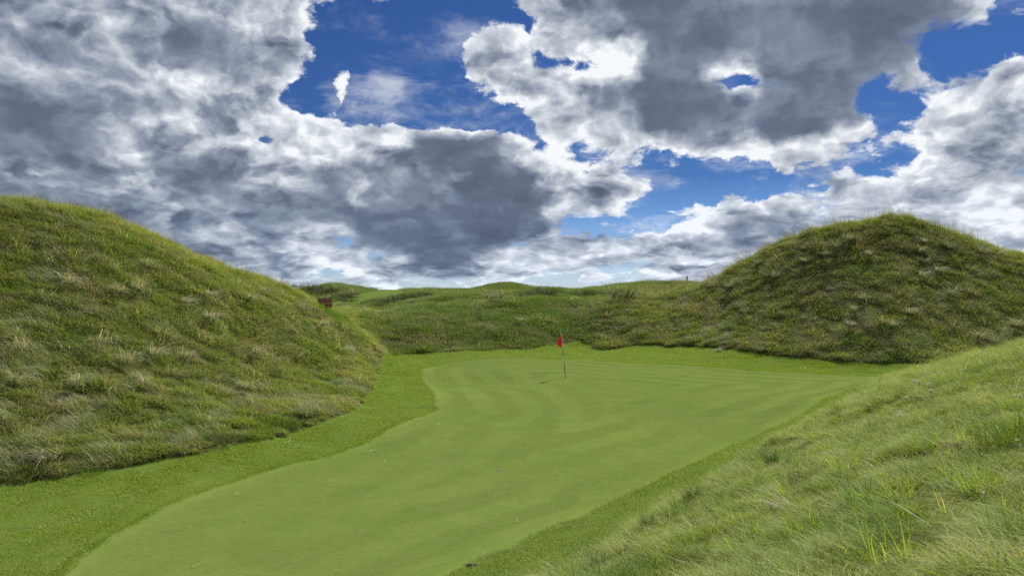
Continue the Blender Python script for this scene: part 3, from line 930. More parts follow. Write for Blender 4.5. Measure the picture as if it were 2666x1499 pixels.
def instancer_tree(coll):
    ng = bpy.data.node_groups.new('plant_' + coll.name, 'GeometryNodeTree')
    ng.interface.new_socket('Geometry', in_out='INPUT', socket_type='NodeSocketGeometry')
    ng.interface.new_socket('Geometry', in_out='OUTPUT', socket_type='NodeSocketGeometry')
    n, l = ng.nodes, ng.links
    gi, go = n.new('NodeGroupInput'), n.new('NodeGroupOutput')
    ci = n.new('GeometryNodeCollectionInfo')
    ci.inputs['Collection'].default_value = coll
    ci.inputs['Separate Children'].default_value = True
    ci.inputs['Reset Children'].default_value = True
    ip = n.new('GeometryNodeInstanceOnPoints')
    ip.inputs['Pick Instance'].default_value = True

    def attr(nm, typ):
        q = n.new('GeometryNodeInputNamedAttribute')
        q.data_type = typ
        q.inputs['Name'].default_value = nm
        return q.outputs['Attribute']
    l.new(gi.outputs[0], ip.inputs['Points'])
    l.new(ci.outputs[0], ip.inputs['Instance'])
    l.new(attr('pick', 'INT'), ip.inputs['Instance Index'])
    er = n.new('FunctionNodeEulerToRotation')
    l.new(attr('turn', 'FLOAT_VECTOR'), er.inputs[0])
    l.new(er.outputs[0], ip.inputs['Rotation'])
    l.new(attr('size', 'FLOAT_VECTOR'), ip.inputs['Scale'])
    l.new(ip.outputs[0], go.inputs[0])
    return ng


TREES = {}


def seen(x, y, lift=0.7):
    """True where a point `lift` above the land can be seen from about the camera."""
    ok = np.ones(x.size, bool)
    z = base_height(x, y) + lift
    for t in np.linspace(0.06, 0.97, 40):
        ok &= base_height(x * t, y * t) < EYE + 0.5 + (z - EYE - 0.5) * t + 0.35
    return ok


def scatter(n, where, falloff=1.25, rmin=3.0, rmax=140.0, spread=47, seed=0):
    """Random plan positions ahead of the camera, thinning with distance, kept where the test holds."""
    g = np.random.default_rng(seed)
    k = 2 - falloff
    xs, ys = [], []
    got = 0
    for _ in range(60):
        u = g.random(60000)
        r = (rmin ** k + u * (rmax ** k - rmin ** k)) ** (1 / k)
        t = np.radians((g.random(60000) * 2 - 1) * spread)
        x, y = r * np.sin(t), r * np.cos(t)
        m = where(x, y)
        x, y = x[m], y[m]
        if len(x):
            m = seen(x, y)
            xs.append(x[m]); ys.append(y[m]); got += m.sum()
        if got >= n:
            break
    x, y = np.concatenate(xs)[:n], np.concatenate(ys)[:n]
    return x, y


def turns(x, y, upright=0.5, wind=(-0.25, -0.35), downhill=1.0, jitter=0.6, g=None, flow=0.0, fscale=1.1):
    g = g or RNG
    n = normal_at(x, y)
    up = n * (1 - upright) + np.array([0, 0, 1.0]) * upright
    up /= np.linalg.norm(up, axis=1, keepdims=True)
    d = n[:, :2] * downhill + np.array(wind)
    a_ = np.arctan2(d[:, 1], d[:, 0]) + g.normal(0, jitter, len(x)) + flow * (perlin(x / fscale, y / fscale, 81) + 0.5 * perlin(x / fscale * 2.7, y / fscale * 2.7, 82))
    X = np.stack([np.cos(a_), np.sin(a_), np.zeros_like(a_)], -1)
    X -= up * (X * up).sum(1, keepdims=True)
    X /= np.linalg.norm(X, axis=1, keepdims=True)
    Yv = np.cross(up, X)
    r20, r21, r22 = X[:, 2], Yv[:, 2], up[:, 2]
    r10, r00 = X[:, 1], X[:, 0]
    return np.stack([np.arctan2(r21, r22), np.arcsin(np.clip(-r20, -1, 1)), np.arctan2(r10, r00)], -1)


def plant(name, coll, x, y, size, turn, pick, tint=None, dry=None, sink=0.0):
    z = height(x, y) - sink
    me = bpy.data.meshes.new(name)
    me.vertices.add(len(x))
    me.vertices.foreach_set('co', np.stack([x, y, z], -1).astype(np.float32).ravel())

    def put(nm, typ, key, val):
        at_ = me.attributes.new(nm, typ, 'POINT')
        at_.data.foreach_set(key, val.ravel())
    put('turn', 'FLOAT_VECTOR', 'vector', turn.astype(np.float32))
    size = size if size.ndim == 2 else np.repeat(size[:, None], 3, 1)
    put('size', 'FLOAT_VECTOR', 'vector', size.astype(np.float32))
    put('pick', 'INT', 'value', pick.astype(np.int32))
    put('tint', 'FLOAT', 'value', (RNG.random(len(x)) if tint is None else tint).astype(np.float32))
    put('dry', 'FLOAT', 'value', (np.zeros(len(x)) if dry is None else dry).astype(np.float32))
    o = bpy.data.objects.new(name, me)
    C.objects.link(o)
    o['kind'] = 'stuff'
    if coll.name not in TREES:
        TREES[coll.name] = instancer_tree(coll)
    md = o.modifiers.new('plants', 'NODES')
    md.node_group = TREES[coll.name]
    return o


def kind_coll(name, objs):
    c = bpy.data.collections.new(name)
    for o in objs:
        c.objects.link(o)
    return c


FRESH, OLIVE, DULL, STRAW = (0.170, 0.268, 0.044, 1), (0.255, 0.290, 0.085, 1), (0.340, 0.305, 0.165, 1), (0.60, 0.56, 0.42, 1)
MAT['rough'] = blade_material('rough_grass', (FRESH, OLIVE, DULL, STRAW), 0.24, 0.50, 0.06, 0.18)
MAT['long'] = blade_material('long_grass', ((0.22, 0.25, 0.085, 1), (0.30, 0.29, 0.13, 1), (0.36, 0.33, 0.20, 1), (0.60, 0.56, 0.44, 1)), 0.5, 0.35, 0.20)
MAT['ridge'] = blade_material('ridge_grass', ((0.115, 0.210, 0.040, 1), (0.165, 0.225, 0.060, 1), (0.27, 0.26, 0.15, 1), (0.5, 0.47, 0.33, 1)), 0.13, 0.48, 0.04, 0.16)
MAT['bank'] = blade_material('bank_grass', ((0.215, 0.345, 0.040, 1), (0.34, 0.41, 0.070, 1), (0.45, 0.40, 0.16, 1), (0.68, 0.64, 0.36, 1)), 0.7, 0.45, 0.05, 0.24)
MAT['bank_long'] = blade_material('bank_strands', ((0.30, 0.36, 0.06, 1), (0.40, 0.43, 0.10, 1), (0.46, 0.42, 0.18, 1), (0.66, 0.62, 0.42, 1)), 0.7, 0.45, 0.15)
MAT['short'] = blade_material('short_grass', ((0.225, 0.345, 0.054, 1), (0.30, 0.385, 0.070, 1), (0.33, 0.37, 0.095, 1), (0.48, 0.45, 0.20, 1)), 0.8, 0.42, 0.02)
MAT['marram'] = blade_material('marram_grass', ((0.36, 0.37, 0.22, 1), (0.44, 0.42, 0.27, 1), (0.50, 0.46, 0.32, 1), (0.68, 0.64, 0.54, 1)), 0.5, 0.30, 0.35)
MAT['stalk_tuft'] = blade_material('crest_stalks', ((0.15, 0.16, 0.07, 1), (0.20, 0.19, 0.09, 1), (0.24, 0.21, 0.12, 1), (0.40, 0.36, 0.24, 1)), 0.5, 0.40, 0.15)
MAT['leafy'] = blade_material('broad_leaf_grass', ((0.34, 0.48, 0.05, 1), (0.42, 0.52, 0.07, 1), (0.46, 0.48, 0.10, 1), (0.62, 0.56, 0.22, 1)), 1.0, 0.5, 0.05)

MAT['deep'] = blade_material('deep_bank_grass', ((0.12, 0.24, 0.022, 1), (0.18, 0.28, 0.030, 1), (0.25, 0.27, 0.06, 1), (0.55, 0.5, 0.25, 1)), 0.8, 0.40, 0.05)
GRASS = {}
# name, material, number of variants, arguments for blade_set
GRASS['rough'] = kind_coll('rough', [source('rough_%d' % k, MAT['rough'], 84, 0.25, 0.13, 0.40, 0.0092, 0.98, 0.85, 0.60, seed=100 + k) for k in range(6)])
GRASS['long'] = kind_coll('long', [source('long_%d' % k, MAT['long'], 36, 0.18, 0.25, 0.66, 0.0125, 0.55, 1.5, 0.55, seed=200 + k, segs=4) for k in range(5)])
GRASS['far'] = kind_coll('far', [source('far_%d' % k, MAT['ridge'], 84, 0.55, 0.15, 0.48, 0.017, 0.65, 1.0, 0.35, seed=300 + k) for k in range(5)])
GRASS['bank'] = kind_coll('bank', [source('bank_%d' % k, MAT['bank'], 95, 0.20, 0.12, 0.36, 0.0075, 1.02, 0.75, 0.12, seed=400 + k, segs=4) for k in range(6)])
GRASS['blades'] = kind_coll('blades', [source('blades_%d' % k, MAT['bank_long'], 6, 0.28, 0.30, 0.75, 0.0100, 1.15, 0.7, 0.30, seed=450 + k, segs=4) for k in range(6)])
GRASS['short'] = kind_coll('short', [source('short_%d' % k, MAT['short'], 110, 0.20, 0.03, 0.085, 0.0055, 0.60, 0.6, 0.25, seed=500 + k) for k in range(5)])
GRASS['seed'] = kind_coll('seed', [source('seed_%d' % k, MAT['stalk_tuft'], 16, 0.16, 0.25, 0.70, 0.0100, 0.40, 0.50, 0.65, seed=550 + k, segs=4) for k in range(5)])


# ---- tussocks that stand out one by one: (u, v, size, look, label)
TUSSOCKS = [
    # left mound
    (467, 800, 1.05, 'pale', 'brightest bleached tussock hanging down the middle of the left mound'),
    (535, 782, .85, 'pale', 'small bleached tussock right of the brightest one on left mound'),
    (373, 700, .80, 'flat', 'flattened pale tussock high on the left mound below its crest'),
    (309, 772, 1.15, 'flat', 'broad swept grey tussock under the flattened one on left mound'),
    (352, 762, 1.10, 'flat', 'long swept pale tussock beside the broad grey one, left mound'),
    (169, 752, 1.20, 'pale', 'tall spray of pale grass on the far left mid slope'),
    (535, 842, 1.10, 'pale', 'ragged pale tussock below the two bleached ones on left mound'),
    (679, 770, .85, 'pale', 'pale grass spray standing near the left mound skyline'),
    (646, 790, .80, 'pale', 'thin pale tussock just left of the skyline spray'),
    (653, 935, 1.05, 'pale', 'striped drooping tussock in the green hollow of left mound'),
    (323, 960, 1.10, 'pale', 'thick white tussock at the left centre of the left mound'),
    (783, 818, 1.15, 'grey', 'grey matted tussock on the right shoulder of left mound'),
    (829, 858, 1.05, 'pale', 'pale tussock below the grey matted one on the shoulder'),
    (887, 925, 1.10, 'pale', 'long white drooping tussock near the right end of left mound'),
    (43, 925, 1.00, 'flat', 'low pale tussock at the left picture edge'),
    (481, 940, .95, 'flat', 'pale sprawling tussock at the middle of the left mound'),
    (391, 938, .90, 'pale', 'crooked pale tussock left of the sprawling one on left mound'),
    (251, 905, 1.10, 'flat', 'long flat pale tussock on the lower left mound'),
    (370, 1020, .85, 'pale', 'white upright tussock low on the left mound'),
    (643, 1028, 1.25, 'pale', 'large combed pale tussock low on the left mound'),
    (800, 1088, .95, 'grey', 'grey rounded tussock hanging over the left fringe edge'),
    (587, 1152, 1.00, 'green', 'bushy dark green tussock at the foot of left mound'),
    (640, 1152, .80, 'green', 'small dark tussock beside the bushy green one'),
    (38, 1015, .85, 'pale', 'small white tussock near the left edge, low on mound'),
    (192, 1024, .95, 'pale', 'thin grey white tussock low on the far left slope'),
    (133, 1190, .95, 'flat', 'faded brown grass puff near the left fringe edge'),
    (240, 1232, .80, 'fresh', 'yellow green tuft at the rough edge, lower left'),
    (450, 1135, 1.00, 'fresh', 'bright green tuft above the rough edge on left mound'),
    (715, 985, 1.00, 'green', 'dark green clump in the lower right of left mound'),
    (850, 1045, .90, 'fresh', 'fresh green tuft near the corner of the left mound'),
    # right mound
    (2217, 632, 1.20, 'pale', 'pale tussock high on the left of the right mound top'),
    (2180, 650, 1.15, 'grey', 'grey tussock just below left of the high pale one'),
    (2402, 640, 1.10, 'pale', 'pointed pale tussock under the top of the right mound'),
    (2395, 664, .95, 'pale', 'crooked pale tussock directly under the pointed one'),
    (2465, 652, 1.15, 'grey', 'wide grey tussock right of the pointed one, right mound'),
    (2553, 664, 1.40, 'grey', 'large dark grey tussock on the upper right slope'),
    (2597, 672, 1.50, 'pale', 'large drooping pale tussock by the upper right picture edge'),
    (2439, 714, 1.40, 'pale', 'arching pale tussock in the middle of the right mound'),
    (2395, 726, 1.20, 'pale', 'pale tussock left of the arching one on right mound'),
    (2402, 690, 1.00, 'grey', 'thin grey tussock above the arching one on right mound'),
    (2025, 728, 1.30, 'grey', 'grey tussock midway up the left flank of right mound'),
    (1864, 750, 1.30, 'grey', 'left dark grey tussock of two low on the flank'),
    (1904, 753, 1.30, 'grey', 'right dark grey tussock of two low on the flank'),
    (1981, 692, 1.00, 'grey', 'small grey tussock near the left skyline of right mound'),
    (2150, 670, 1.00, 'pale', 'small pale tussock on the upper left face of right mound'),
    (2264, 672, 1.05, 'pale', 'pale tuft below the middle of the right mound top'),
    (2099, 688, 1.00, 'pale', 'thin leaning pale tussock on the left face, right mound'),
    (2223, 856, 1.10, 'pale', 'white spray low in the centre of the right mound'),
    (2227, 818, .85, 'pale', 'small white tussock just above the low white spray'),
    (2365, 826, 1.20, 'pale', 'white upright spray right of centre, low on right mound'),
    (2321, 856, .90, 'pale', 'small white tussock between the two low white sprays'),
    (2472, 776, 1.30, 'grey', 'blue grey leafy tussock on the right half of right mound'),
    (2644, 856, 1.35, 'pale', 'large bleached tussock at the right picture edge'),
    (2546, 888, 1.15, 'pale', 'hanging white tussock near the foot of right mound'),
    (2590, 905, 1.15, 'grey', 'grey tussock just above the near bank, far right'),
    (2247, 786, 1.05, 'flat', 'flat pale tussock in the middle of the right mound face'),
    (1938, 806, .95, 'grey', 'upper blue grey tuft of two on the lower left flank'),
    (1945, 822, .95, 'grey', 'lower blue grey tuft of two on the lower left flank'),
    (1982, 918, .75, 'grey', 'small grey tuft on the fringe edge under right mound'),
    # ridge behind the green
    (1353, 843, 1.1, 'pale', 'single white tuft on the slope behind the flag'),
    (1377, 779, 2.4, 'dark', 'long dark grass clump on the ridge bench, left of centre'),
    (1425, 772, 2.4, 'dark', 'tall dark clump beside the long one on the bench'),
    (1523, 776, 2.5, 'dark', 'wide dark clump in the middle of the ridge bench'),
    (1597, 773, 2.5, 'grey', 'grey bushy clump right on the ridge bench'),
    (1624, 782, 2.5, 'dark', 'dark clump under the grey bushy one on the ridge'),
    (1271, 783, 2.0, 'grey', 'left grey clump of a pair on the ridge bench'),
    (1300, 783, 2.0, 'grey', 'right grey clump of a pair on the ridge bench'),
    (1038, 786, 1.9, 'dark', 'rounded dark clump below the far fairway edge'),
    (1082, 779, 2.1, 'dark', 'dark clump right of the rounded one under the fairway'),
    (1110, 777, 2.1, 'dark', 'last dark clump to the right under the fairway'),
    (1011, 793, 1.9, 'dark', 'dark clump left of the rounded one under the fairway'),
    (980, 804, 1.3, 'dark', 'lowest dark clump at the left under the fairway'),
    (776, 752, 2.3, 'dark', 'dark clump peeping over the shoulder of the left mound'),
    (812, 757, 3.2, 'dark', 'big dark bush of grass above the red fence'),
    (852, 764, 3.2, 'dark', 'dark swept clump right of the bush above the fence'),
    (880, 758, 2.6, 'grey', 'grey swept clump on the far hillock top'),
    (893, 777, 2.9, 'dark', 'long dark clump on the hillock face by the fairway'),
    (925, 772, 2.8, 'grey', 'grey streaked clump at the right of the hillock face'),
    (908, 790, 2.3, 'dark', 'low dark clump where hillock meets fairway'),
    # the near bank
    (1802, 1302, .50, 'green', 'dark round tuft where the bank meets the right fringe'),
    (2098, 1400, .50, 'leaf', 'biggest tuft of broad yellow green blades, lower right bank'),
    (2335, 1478, .44, 'leaf', 'broad yellow blades at the bottom edge of the bank'),
    (2208, 1228, .46, 'leaf', 'yellow green blades in the middle of the near bank'),
    (2227, 1331, .36, 'leaf', 'small upright pair of yellow green leaf tufts'),
    (2356, 1316, .36, 'leaf', 'yellow tipped leaf tuft beside a dark gap, bank'),
    (2090, 1268, .50, 'green', 'dark green tussock on the bank left of centre'),
    (2405, 1392, .60, 'combed', 'large combed dark tussock on the lower right bank'),
    (2238, 1446, .52, 'combed', 'arched combed tussock near the bottom of the bank'),
    (2629, 1158, .70, 'fresh', 'big bright tussock with a dark base, right edge'),
    (2010, 1208, .46, 'green', 'low dark tuft near the outer edge of the bank'),
    (1960, 1240, .42, 'flat', 'flattened brown tuft along the outer bank edge'),
    (1560, 1478, .42, 'green', 'green upright tufts at the bottom, left end of bank'),
    (1690, 1372, .40, 'green', 'tuft at the bank edge above the bottom fringe'),
    (2050, 1330, .42, 'flat', 'dark brown dead tuft among bank grass'),
    (2560, 1290, .42, 'leaf', 'scattered yellow blades at the right of the bank'),
]



def ground_point(u, v):
    x, y, z = hit(u, v)
    return Vector((x, y, z))


TUSSOCK_SPOTS = [(*ground_point(u, v)[:2], (.42 if v < 1180 and u < 1000 or u > 1000 and v < 960 else .22) * size) for u, v, size, kind, label in TUSSOCKS]

GRASS['leaf'] = kind_coll('leaf', [source('leaf_%d' % k, MAT['leafy'], 14, 0.16, 0.22, 0.62, 0.0190, 0.55, 0.8, 0.10, seed=600 + k, segs=4) for k in range(5)])
GRASS['deep'] = kind_coll('deep', [source('deep_%d' % k, MAT['deep'], 130, 0.17, 0.20, 0.52, 0.0095, 0.70, 1.25, 0.15, seed=650 + k, segs=4) for k in range(5)])


def zone_test(kind):
    def f(x, y):
        sg, sm, sf = zones(x, y)
        rough = (sm > 0.03) & (sf > 0.1)
        bank = (x * .78 - (y - 11) * .63 > -0.3) & (y < 36) & (x > -2)
        if kind == 'bank':
            return rough & bank
        if kind == 'fringe':
            return (sg > 0.02) & (sm < 0.02)
        w = 2.2 * perlin(x / 1.6, y / 1.6, 91) + 2.0 * perlin(x * 2.1, y * 2.1, 92)      # the two swards run into each other
        left = ~bank & (y < 64) & (x + 0.5 * w < np.where(y < 46, -3, -9.2 - 0.10 * (y - 46)))
        right = ~bank & (y > 34) & (y < 80) & (x + w > 5.5 + 0.25 * (y - 50))
        if kind == 'left':
            return rough & left
        if kind == 'right':
            return rough & right
        return rough & ~bank & ~left & ~right & (y > 40)
    return f


def grow():
    g = np.random.default_rng(77)

    def clump(x, y, sc, seed, amp=0.6):
        q = fbm(x / sc, y / sc, 3, seed)
        return np.clip(1.0 + amp * q, 0.4, 2.2)

    def lay(name, kind, coll, n, zone, base, vary, flat=1.0, falloff=1.25, rmin=8, rmax=140, grow_r=0.3, upright=.35, jit=.35, seed=0, keep=None, dry=None, wind=(-0.25, -0.35), sink=0.02, dscale=0.9, amp=0.6, flow=2.2, fscale=1.3):
        x, y = scatter(n, zone_test(zone), falloff, rmin, rmax, seed=seed)
        if keep is not None:
            m = keep(x, y, g)
            x, y = x[m], y[m]
        r = np.hypot(x, y)
        s = base * (1 + vary * (g.random(len(x)) * 2 - 1)) * clump(x, y, dscale, 60, amp) * np.maximum(r / 18, 0.8) ** grow_r
        sm = zones(x, y)[1]
        if zone != 'fringe':
            s = s * (0.55 + 0.45 * np.clip(sm / 0.5, 0, 1))
            if coll not in ('blades', 'seed'):
                for tx, ty, tr in TUSSOCK_SPOTS:                       # the turf is thin under a big tussock
                    s = np.where((x - tx) ** 2 + (y - ty) ** 2 < tr * tr, s * 0.5, s)
        size = np.stack([s, s, s * flat * (0.8 + 0.4 * g.random(len(x)))], -1)
        t = turns(x, y, upright, wind, 1.0, jit, g, flow, fscale)
        d = np.zeros(len(x)) if dry is None else dry(x, y, g)
        nv = len(GRASS[coll].objects)
        plant(name, GRASS[coll], x, y, size, t, g.integers(0, nv, len(x)), dry=d, sink=sink)

    patch = lambda x, y, sc, seed, lo, hi: sstep(fbm(x / sc, y / sc, 3, seed), lo, hi)
    dry_hill = lambda x, y, g_: 0.05 + 0.10 * patch(x, y, 3.0, 70, -.2, .6) + 0.02 * g_.normal(size=len(x))
    lay('rough_grass', 0, 'rough', 46000, 'left', 0.72, .3, seed=1, rmin=12, rmax=66, dry=dry_hill)
    lay('long_grass', 0, 'long', 8500, 'left', 0.9, .35, seed=2, rmin=12, rmax=66, dry=lambda x, y, g_: 0.10 + 0.18 * g_.random(len(x)),
        keep=lambda x, y, g_: g_.random(len(x)) < 0.10 + 0.9 * patch(x, y, 2.2, 71, .05, .5))
    lay('rough_grass', 0, 'rough', 34000, 'right', 0.80, .3, seed=3, rmin=30, rmax=90, dry=dry_hill)
    lay('long_grass', 0, 'long', 6500, 'right', 0.95, .35, seed=4, rmin=30, rmax=90, dry=lambda x, y, g_: 0.08 + 0.16 * g_.random(len(x)),
        keep=lambda x, y, g_: g_.random(len(x)) < 0.12 + 0.88 * patch(x, y, 2.4, 72, .05, .5))
    lay('rough_grass', 0, 'far', 26000, 'ridge', 0.55, .35, seed=5, rmin=44, rmax=150, falloff=1.5, dry=dry_hill, grow_r=.35, dscale=2.6)
    lay('bank_grass', 0, 'bank', 28000, 'bank', 0.85, .3, seed=6, rmin=3.2, rmax=42, falloff=1.35, grow_r=.30, amp=1.0, dry=lambda x, y, g_: 0.03 + 0.10 * patch(x, y, 1.6, 73, 0, .6), dscale=.75, wind=(-.5, -.25), jit=1.6, upright=.5, flow=3.5, fscale=.5)
    lay('bank_blades', 0, 'blades', 3000, 'bank', 1.0, .4, seed=7, rmin=3.2, rmax=42, falloff=1.35, grow_r=.2, dry=lambda x, y, g_: 0.05 + 0.3 * (g_.random(len(x)) < .35), dscale=.9, wind=(-.5, -.25), jit=1.3, upright=.2)
    lay('bank_tufts', 0, 'leaf', 600, 'bank', .62, .4, seed=17, rmin=3.2, rmax=30, falloff=1.5, grow_r=.1, jit=3, upright=.7, keep=lambda x, y, g_: g_.random(len(x)) < .15 + .85 * patch(x, y, 1.3, 78, .0, .4))
    lay('bank_tufts', 0, 'deep', 4200, 'bank', .70, .4, seed=18, rmin=3.2, rmax=34, falloff=1.4, grow_r=.2, jit=3, upright=.6, keep=lambda x, y, g_: g_.random(len(x)) < .15 + .85 * patch(x, y, 1.3, 79, .05, .35))
    lay('fringe_grass', 0, 'short', 34000, 'fringe', 1.0, .25, seed=8, rmin=9, rmax=62, falloff=1.3, grow_r=.25, dscale=1.0, jit=1.5, upright=.7, sink=.015)
    # thin seed stalks that stand against the sky along the crests
    lay('seed_stalks', 0, 'seed', 5000, 'left', 0.75, .4, seed=9, rmin=20, rmax=50, upright=.9, jit=.8, keep=lambda x, y, g_: (base_height(x, y) > 4.2) & (g_.random(len(x)) < .5))
    lay('seed_stalks', 0, 'seed', 9000, 'right', 1.15, .4, seed=10, rmin=40, rmax=80, upright=.9, jit=.6, wind=(-2.5, -.4), keep=lambda x, y, g_: ((base_height(x, y) > 7.2) | (y > 57.5)) & (g_.random(len(x)) < .30 + .3 * patch(x, y, 3, 75, 0, .4)))


grow()

# ------------------------------------------------------------------ single things
def tag(o, label, cat, group=None):
    o['label'] = label
    o['category'] = cat
    if group:
        o['group'] = group
    return o


def empty(name, loc, label, cat, group=None):
    o = bpy.data.objects.new(name, None)
    o.empty_display_size = 0.1
    C.objects.link(o)
    o.location = loc
    return tag(o, label, cat, group)


class Shape:
    """Collects simple solids and links them as one mesh."""
    def __init__(self):
        self.v, self.f = [], []

    def add(self, V, F):
        b = len(self.v)
        self.v += [tuple(p) for p in V]
        self.f += [tuple(b + i for i in q) for q in F]

    def tube(self, pts, radii, sides=8, cap=True):
        pts = [Vector(p) for p in pts]
        V, F = [], []
        for i, p in enumerate(pts):
            d = (pts[min(i + 1, len(pts) - 1)] - pts[max(i - 1, 0)]).normalized()
            a_ = d.orthogonal().normalized()
            if i and abs(a_.dot(pa)) < 0.99:
                a_ = (pa - d * pa.dot(d)).normalized()
            pa = a_
            b_ = d.cross(a_)
            r = radii[i] if hasattr(radii, '__len__') else radii
            V += [p + (a_ * math.cos(q) + b_ * math.sin(q)) * r for q in [2 * math.pi * k / sides for k in range(sides)]]
        for i in range(len(pts) - 1):
            for k in range(sides):
                F.append((i * sides + k, i * sides + (k + 1) % sides, (i + 1) * sides + (k + 1) % sides, (i + 1) * sides + k))
        if cap:
            F.append(tuple(range(sides))[::-1]); F.append(tuple((len(pts) - 1) * sides + k for k in range(sides)))
        self.add(V, F)

    def box(self, c, s, bev=0.0, rot=0.0):
        x, y, z = (q / 2 for q in s)
        b = min(bev, x * .9, y * .9)
        ring = [(x - b, y), (x, y - b), (x, -y + b), (x - b, -y), (-x + b, -y), (-x, -y + b), (-x, y - b), (-x + b, y)] if b else [(x, y), (x, -y), (-x, -y), (-x, y)]
        n = len(ring)
        cr, sr = math.cos(rot), math.sin(rot)
        V = [(c[0] + px * cr - py * sr, c[1] + px * sr + py * cr, c[2] + dz) for dz in (-z, z) for px, py in ring]
        F = [(k, (k + 1) % n, n + (k + 1) % n, n + k) for k in range(n)] + [tuple(range(n)), tuple(range(2 * n - 1, n - 1, -1))]
        self.add(V, F)

    def ball(self, c, r, rings=8, segs=12, squash=(1, 1, 1), rough=0.0, seed=0):
        g = np.random.default_rng(seed)
        V = [(c[0], c[1], c[2] + r * squash[2])]
        for i in range(1, rings):
            t = math.pi * i / rings
            for k in range(segs):
                q = 2 * math.pi * k / segs
                rr = r * (1 + rough * g.normal())
                V.append((c[0] + rr * squash[0] * math.sin(t) * math.cos(q), c[1] + rr * squash[1] * math.sin(t) * math.sin(q), c[2] + rr * squash[2] * math.cos(t)))
        V.append((c[0], c[1], c[2] - r * squash[2]))
        F = [(0, 1 + k, 1 + (k + 1) % segs) for k in range(segs)]
        for i in range(rings - 2):
            for k in range(segs):
                a_, b_ = 1 + i * segs + k, 1 + i * segs + (k + 1) % segs
                F.append((a_, a_ + segs, b_ + segs, b_))
        e_ = len(V) - 1
        F += [(e_, e_ - segs + (k + 1) % segs, e_ - segs + k) for k in range(segs)]
        self.add(V, F)

    def link(self, name, mat, parent=None, smooth=False):
        o = mesh_obj(name, self.v, self.f, mat, smooth=smooth)
        if parent:
            o.parent = parent
        return o


MAT['white_paint'] = plain_material('white_paint', (0.72, 0.72, 0.68), 0.4, 0.06)
MAT['black_paint'] = plain_material('black_paint', (0.018, 0.018, 0.017), 0.45, 0.2)
MAT['flag_cloth'] = plain_material('red_flag_cloth', (0.78, 0.030, 0.075), 0.7, 0.10, 9.0, translucent=0.45)
MAT['cup'] = plain_material('cup_liner', (0.10, 0.10, 0.09), 0.5)
MAT['ball'] = plain_material('ball_white', (0.80, 0.80, 0.76), 0.3, 0.03)
MAT['red_board'] = plain_material('red_brown_board', (0.30, 0.095, 0.085), 0.75, 0.30, 6.0)
MAT['post_wood'] = plain_material('weathered_post', (0.13, 0.095, 0.085), 0.8, 0.35, 12.0)
MAT['dry_straw'] = plain_material('dry_straw', (0.54, 0.52, 0.27), 0.6, 0.15)
MAT['bleached'] = plain_material('bleached_root', (0.50, 0.45, 0.36), 0.7, 0.25)
MAT['petal'] = plain_material('white_petals', (0.90, 0.85, 0.70), 0.6, 0.04, translucent=0.65)
MAT['stalk'] = plain_material('green_stalk', (0.11, 0.13, 0.04), 0.6)
MAT['seed_head'] = plain_material('dark_seed_head', (0.060, 0.036, 0.026), 0.8, 0.4, 90.0)
MAT['clover_pink'] = plain_material('faded_pink_flower', (0.28, 0.075, 0.09), 0.7, 0.3, 90.0)
MAT['soil'] = plain_material('grey_soil', (0.115, 0.100, 0.070), 0.9, 0.4, 30.0)


# ---- flagstick in its cup
def build_flagstick():
    fx, fy = on_plane(1472, 982)
    z0 = float(height(np.array([fx]), np.array([fy]))[0])
    cup = empty('hole_cup', (fx, fy, z0), 'dark hole cup cut in the green at the foot of the flagstick', 'golf hole')
    s = Shape()
    n = 20
    V = [(r * math.cos(2 * math.pi * k / n), r * math.sin(2 * math.pi * k / n), z) for r, z in ((.060, .006), (.054, .004), (.054, -.10), (.0, -.10)) for k in range(n)]
    F = [(i * n + k, i * n + (k + 1) % n, (i + 1) * n + (k + 1) % n, (i + 1) * n + k) for i in range(3) for k in range(n)]
    s.add(V, F)
    s.link('cup_liner', MAT['cup'], cup)
    root = empty('flagstick', (fx, fy, z0), 'golf flagstick with red flag leaning left on the putting green', 'flagstick')
    top = Vector((-0.215, 0.02, 2.33))
    P = lambda v: top * ((982 - v) / (982 - 861))
    for name, mat, v0, v1, r in (('black_band', 'black_paint', 984, 942, .0125), ('white_band', 'white_paint', 942, 924.5, .0125), ('black_band', 'black_paint', 924.5, 910, .0125),
                                 ('white_band', 'white_paint', 910, 868, .0125), ('tip', 'white_paint', 868, 861, .008)):
        s = Shape()
        s.tube([P(v0), P(v1)], r * 1.3, 10)
        s.link(name, MAT[mat], root, smooth=False)
    # limp flag: hoist edge on the pole, cloth sagging to the left in two folds
    nu, nv = 14, 20
    hv = np.linspace(0, 1, nv)
    width = np.interp(hv, [0, .15, .35, .6, .78, .9, 1], [.02, .075, .125, .180, .195, .150, .060])
    V = []
    for j, t in enumerate(hv):
        v = 869.5 + t * 34
        base = P(min(v, 893))
        drop = (v - min(v, 893)) / 51.9
        for i in range(nu):
            q = i / (nu - 1)
            V.append((base.x - 0.012 - width[j] * q + .02 * t * math.sin(q * 5), base.y + .050 * math.sin(q * 7.5 + t * 2.2) * (0.3 + t) + .03 * q, base.z - drop * (1 - .15 * q) - 0.10 * q * t * (1 - t)))
    F = [(j * nu + i, j * nu + i + 1, (j + 1) * nu + i + 1, (j + 1) * nu + i) for j in range(nv - 1) for i in range(nu - 1)]
    fl = mesh_obj('flag', V, F, MAT['flag_cloth'], parent=root)
    sd = fl.modifiers.new('cloth', 'SOLIDIFY')
    sd.thickness = 0.002


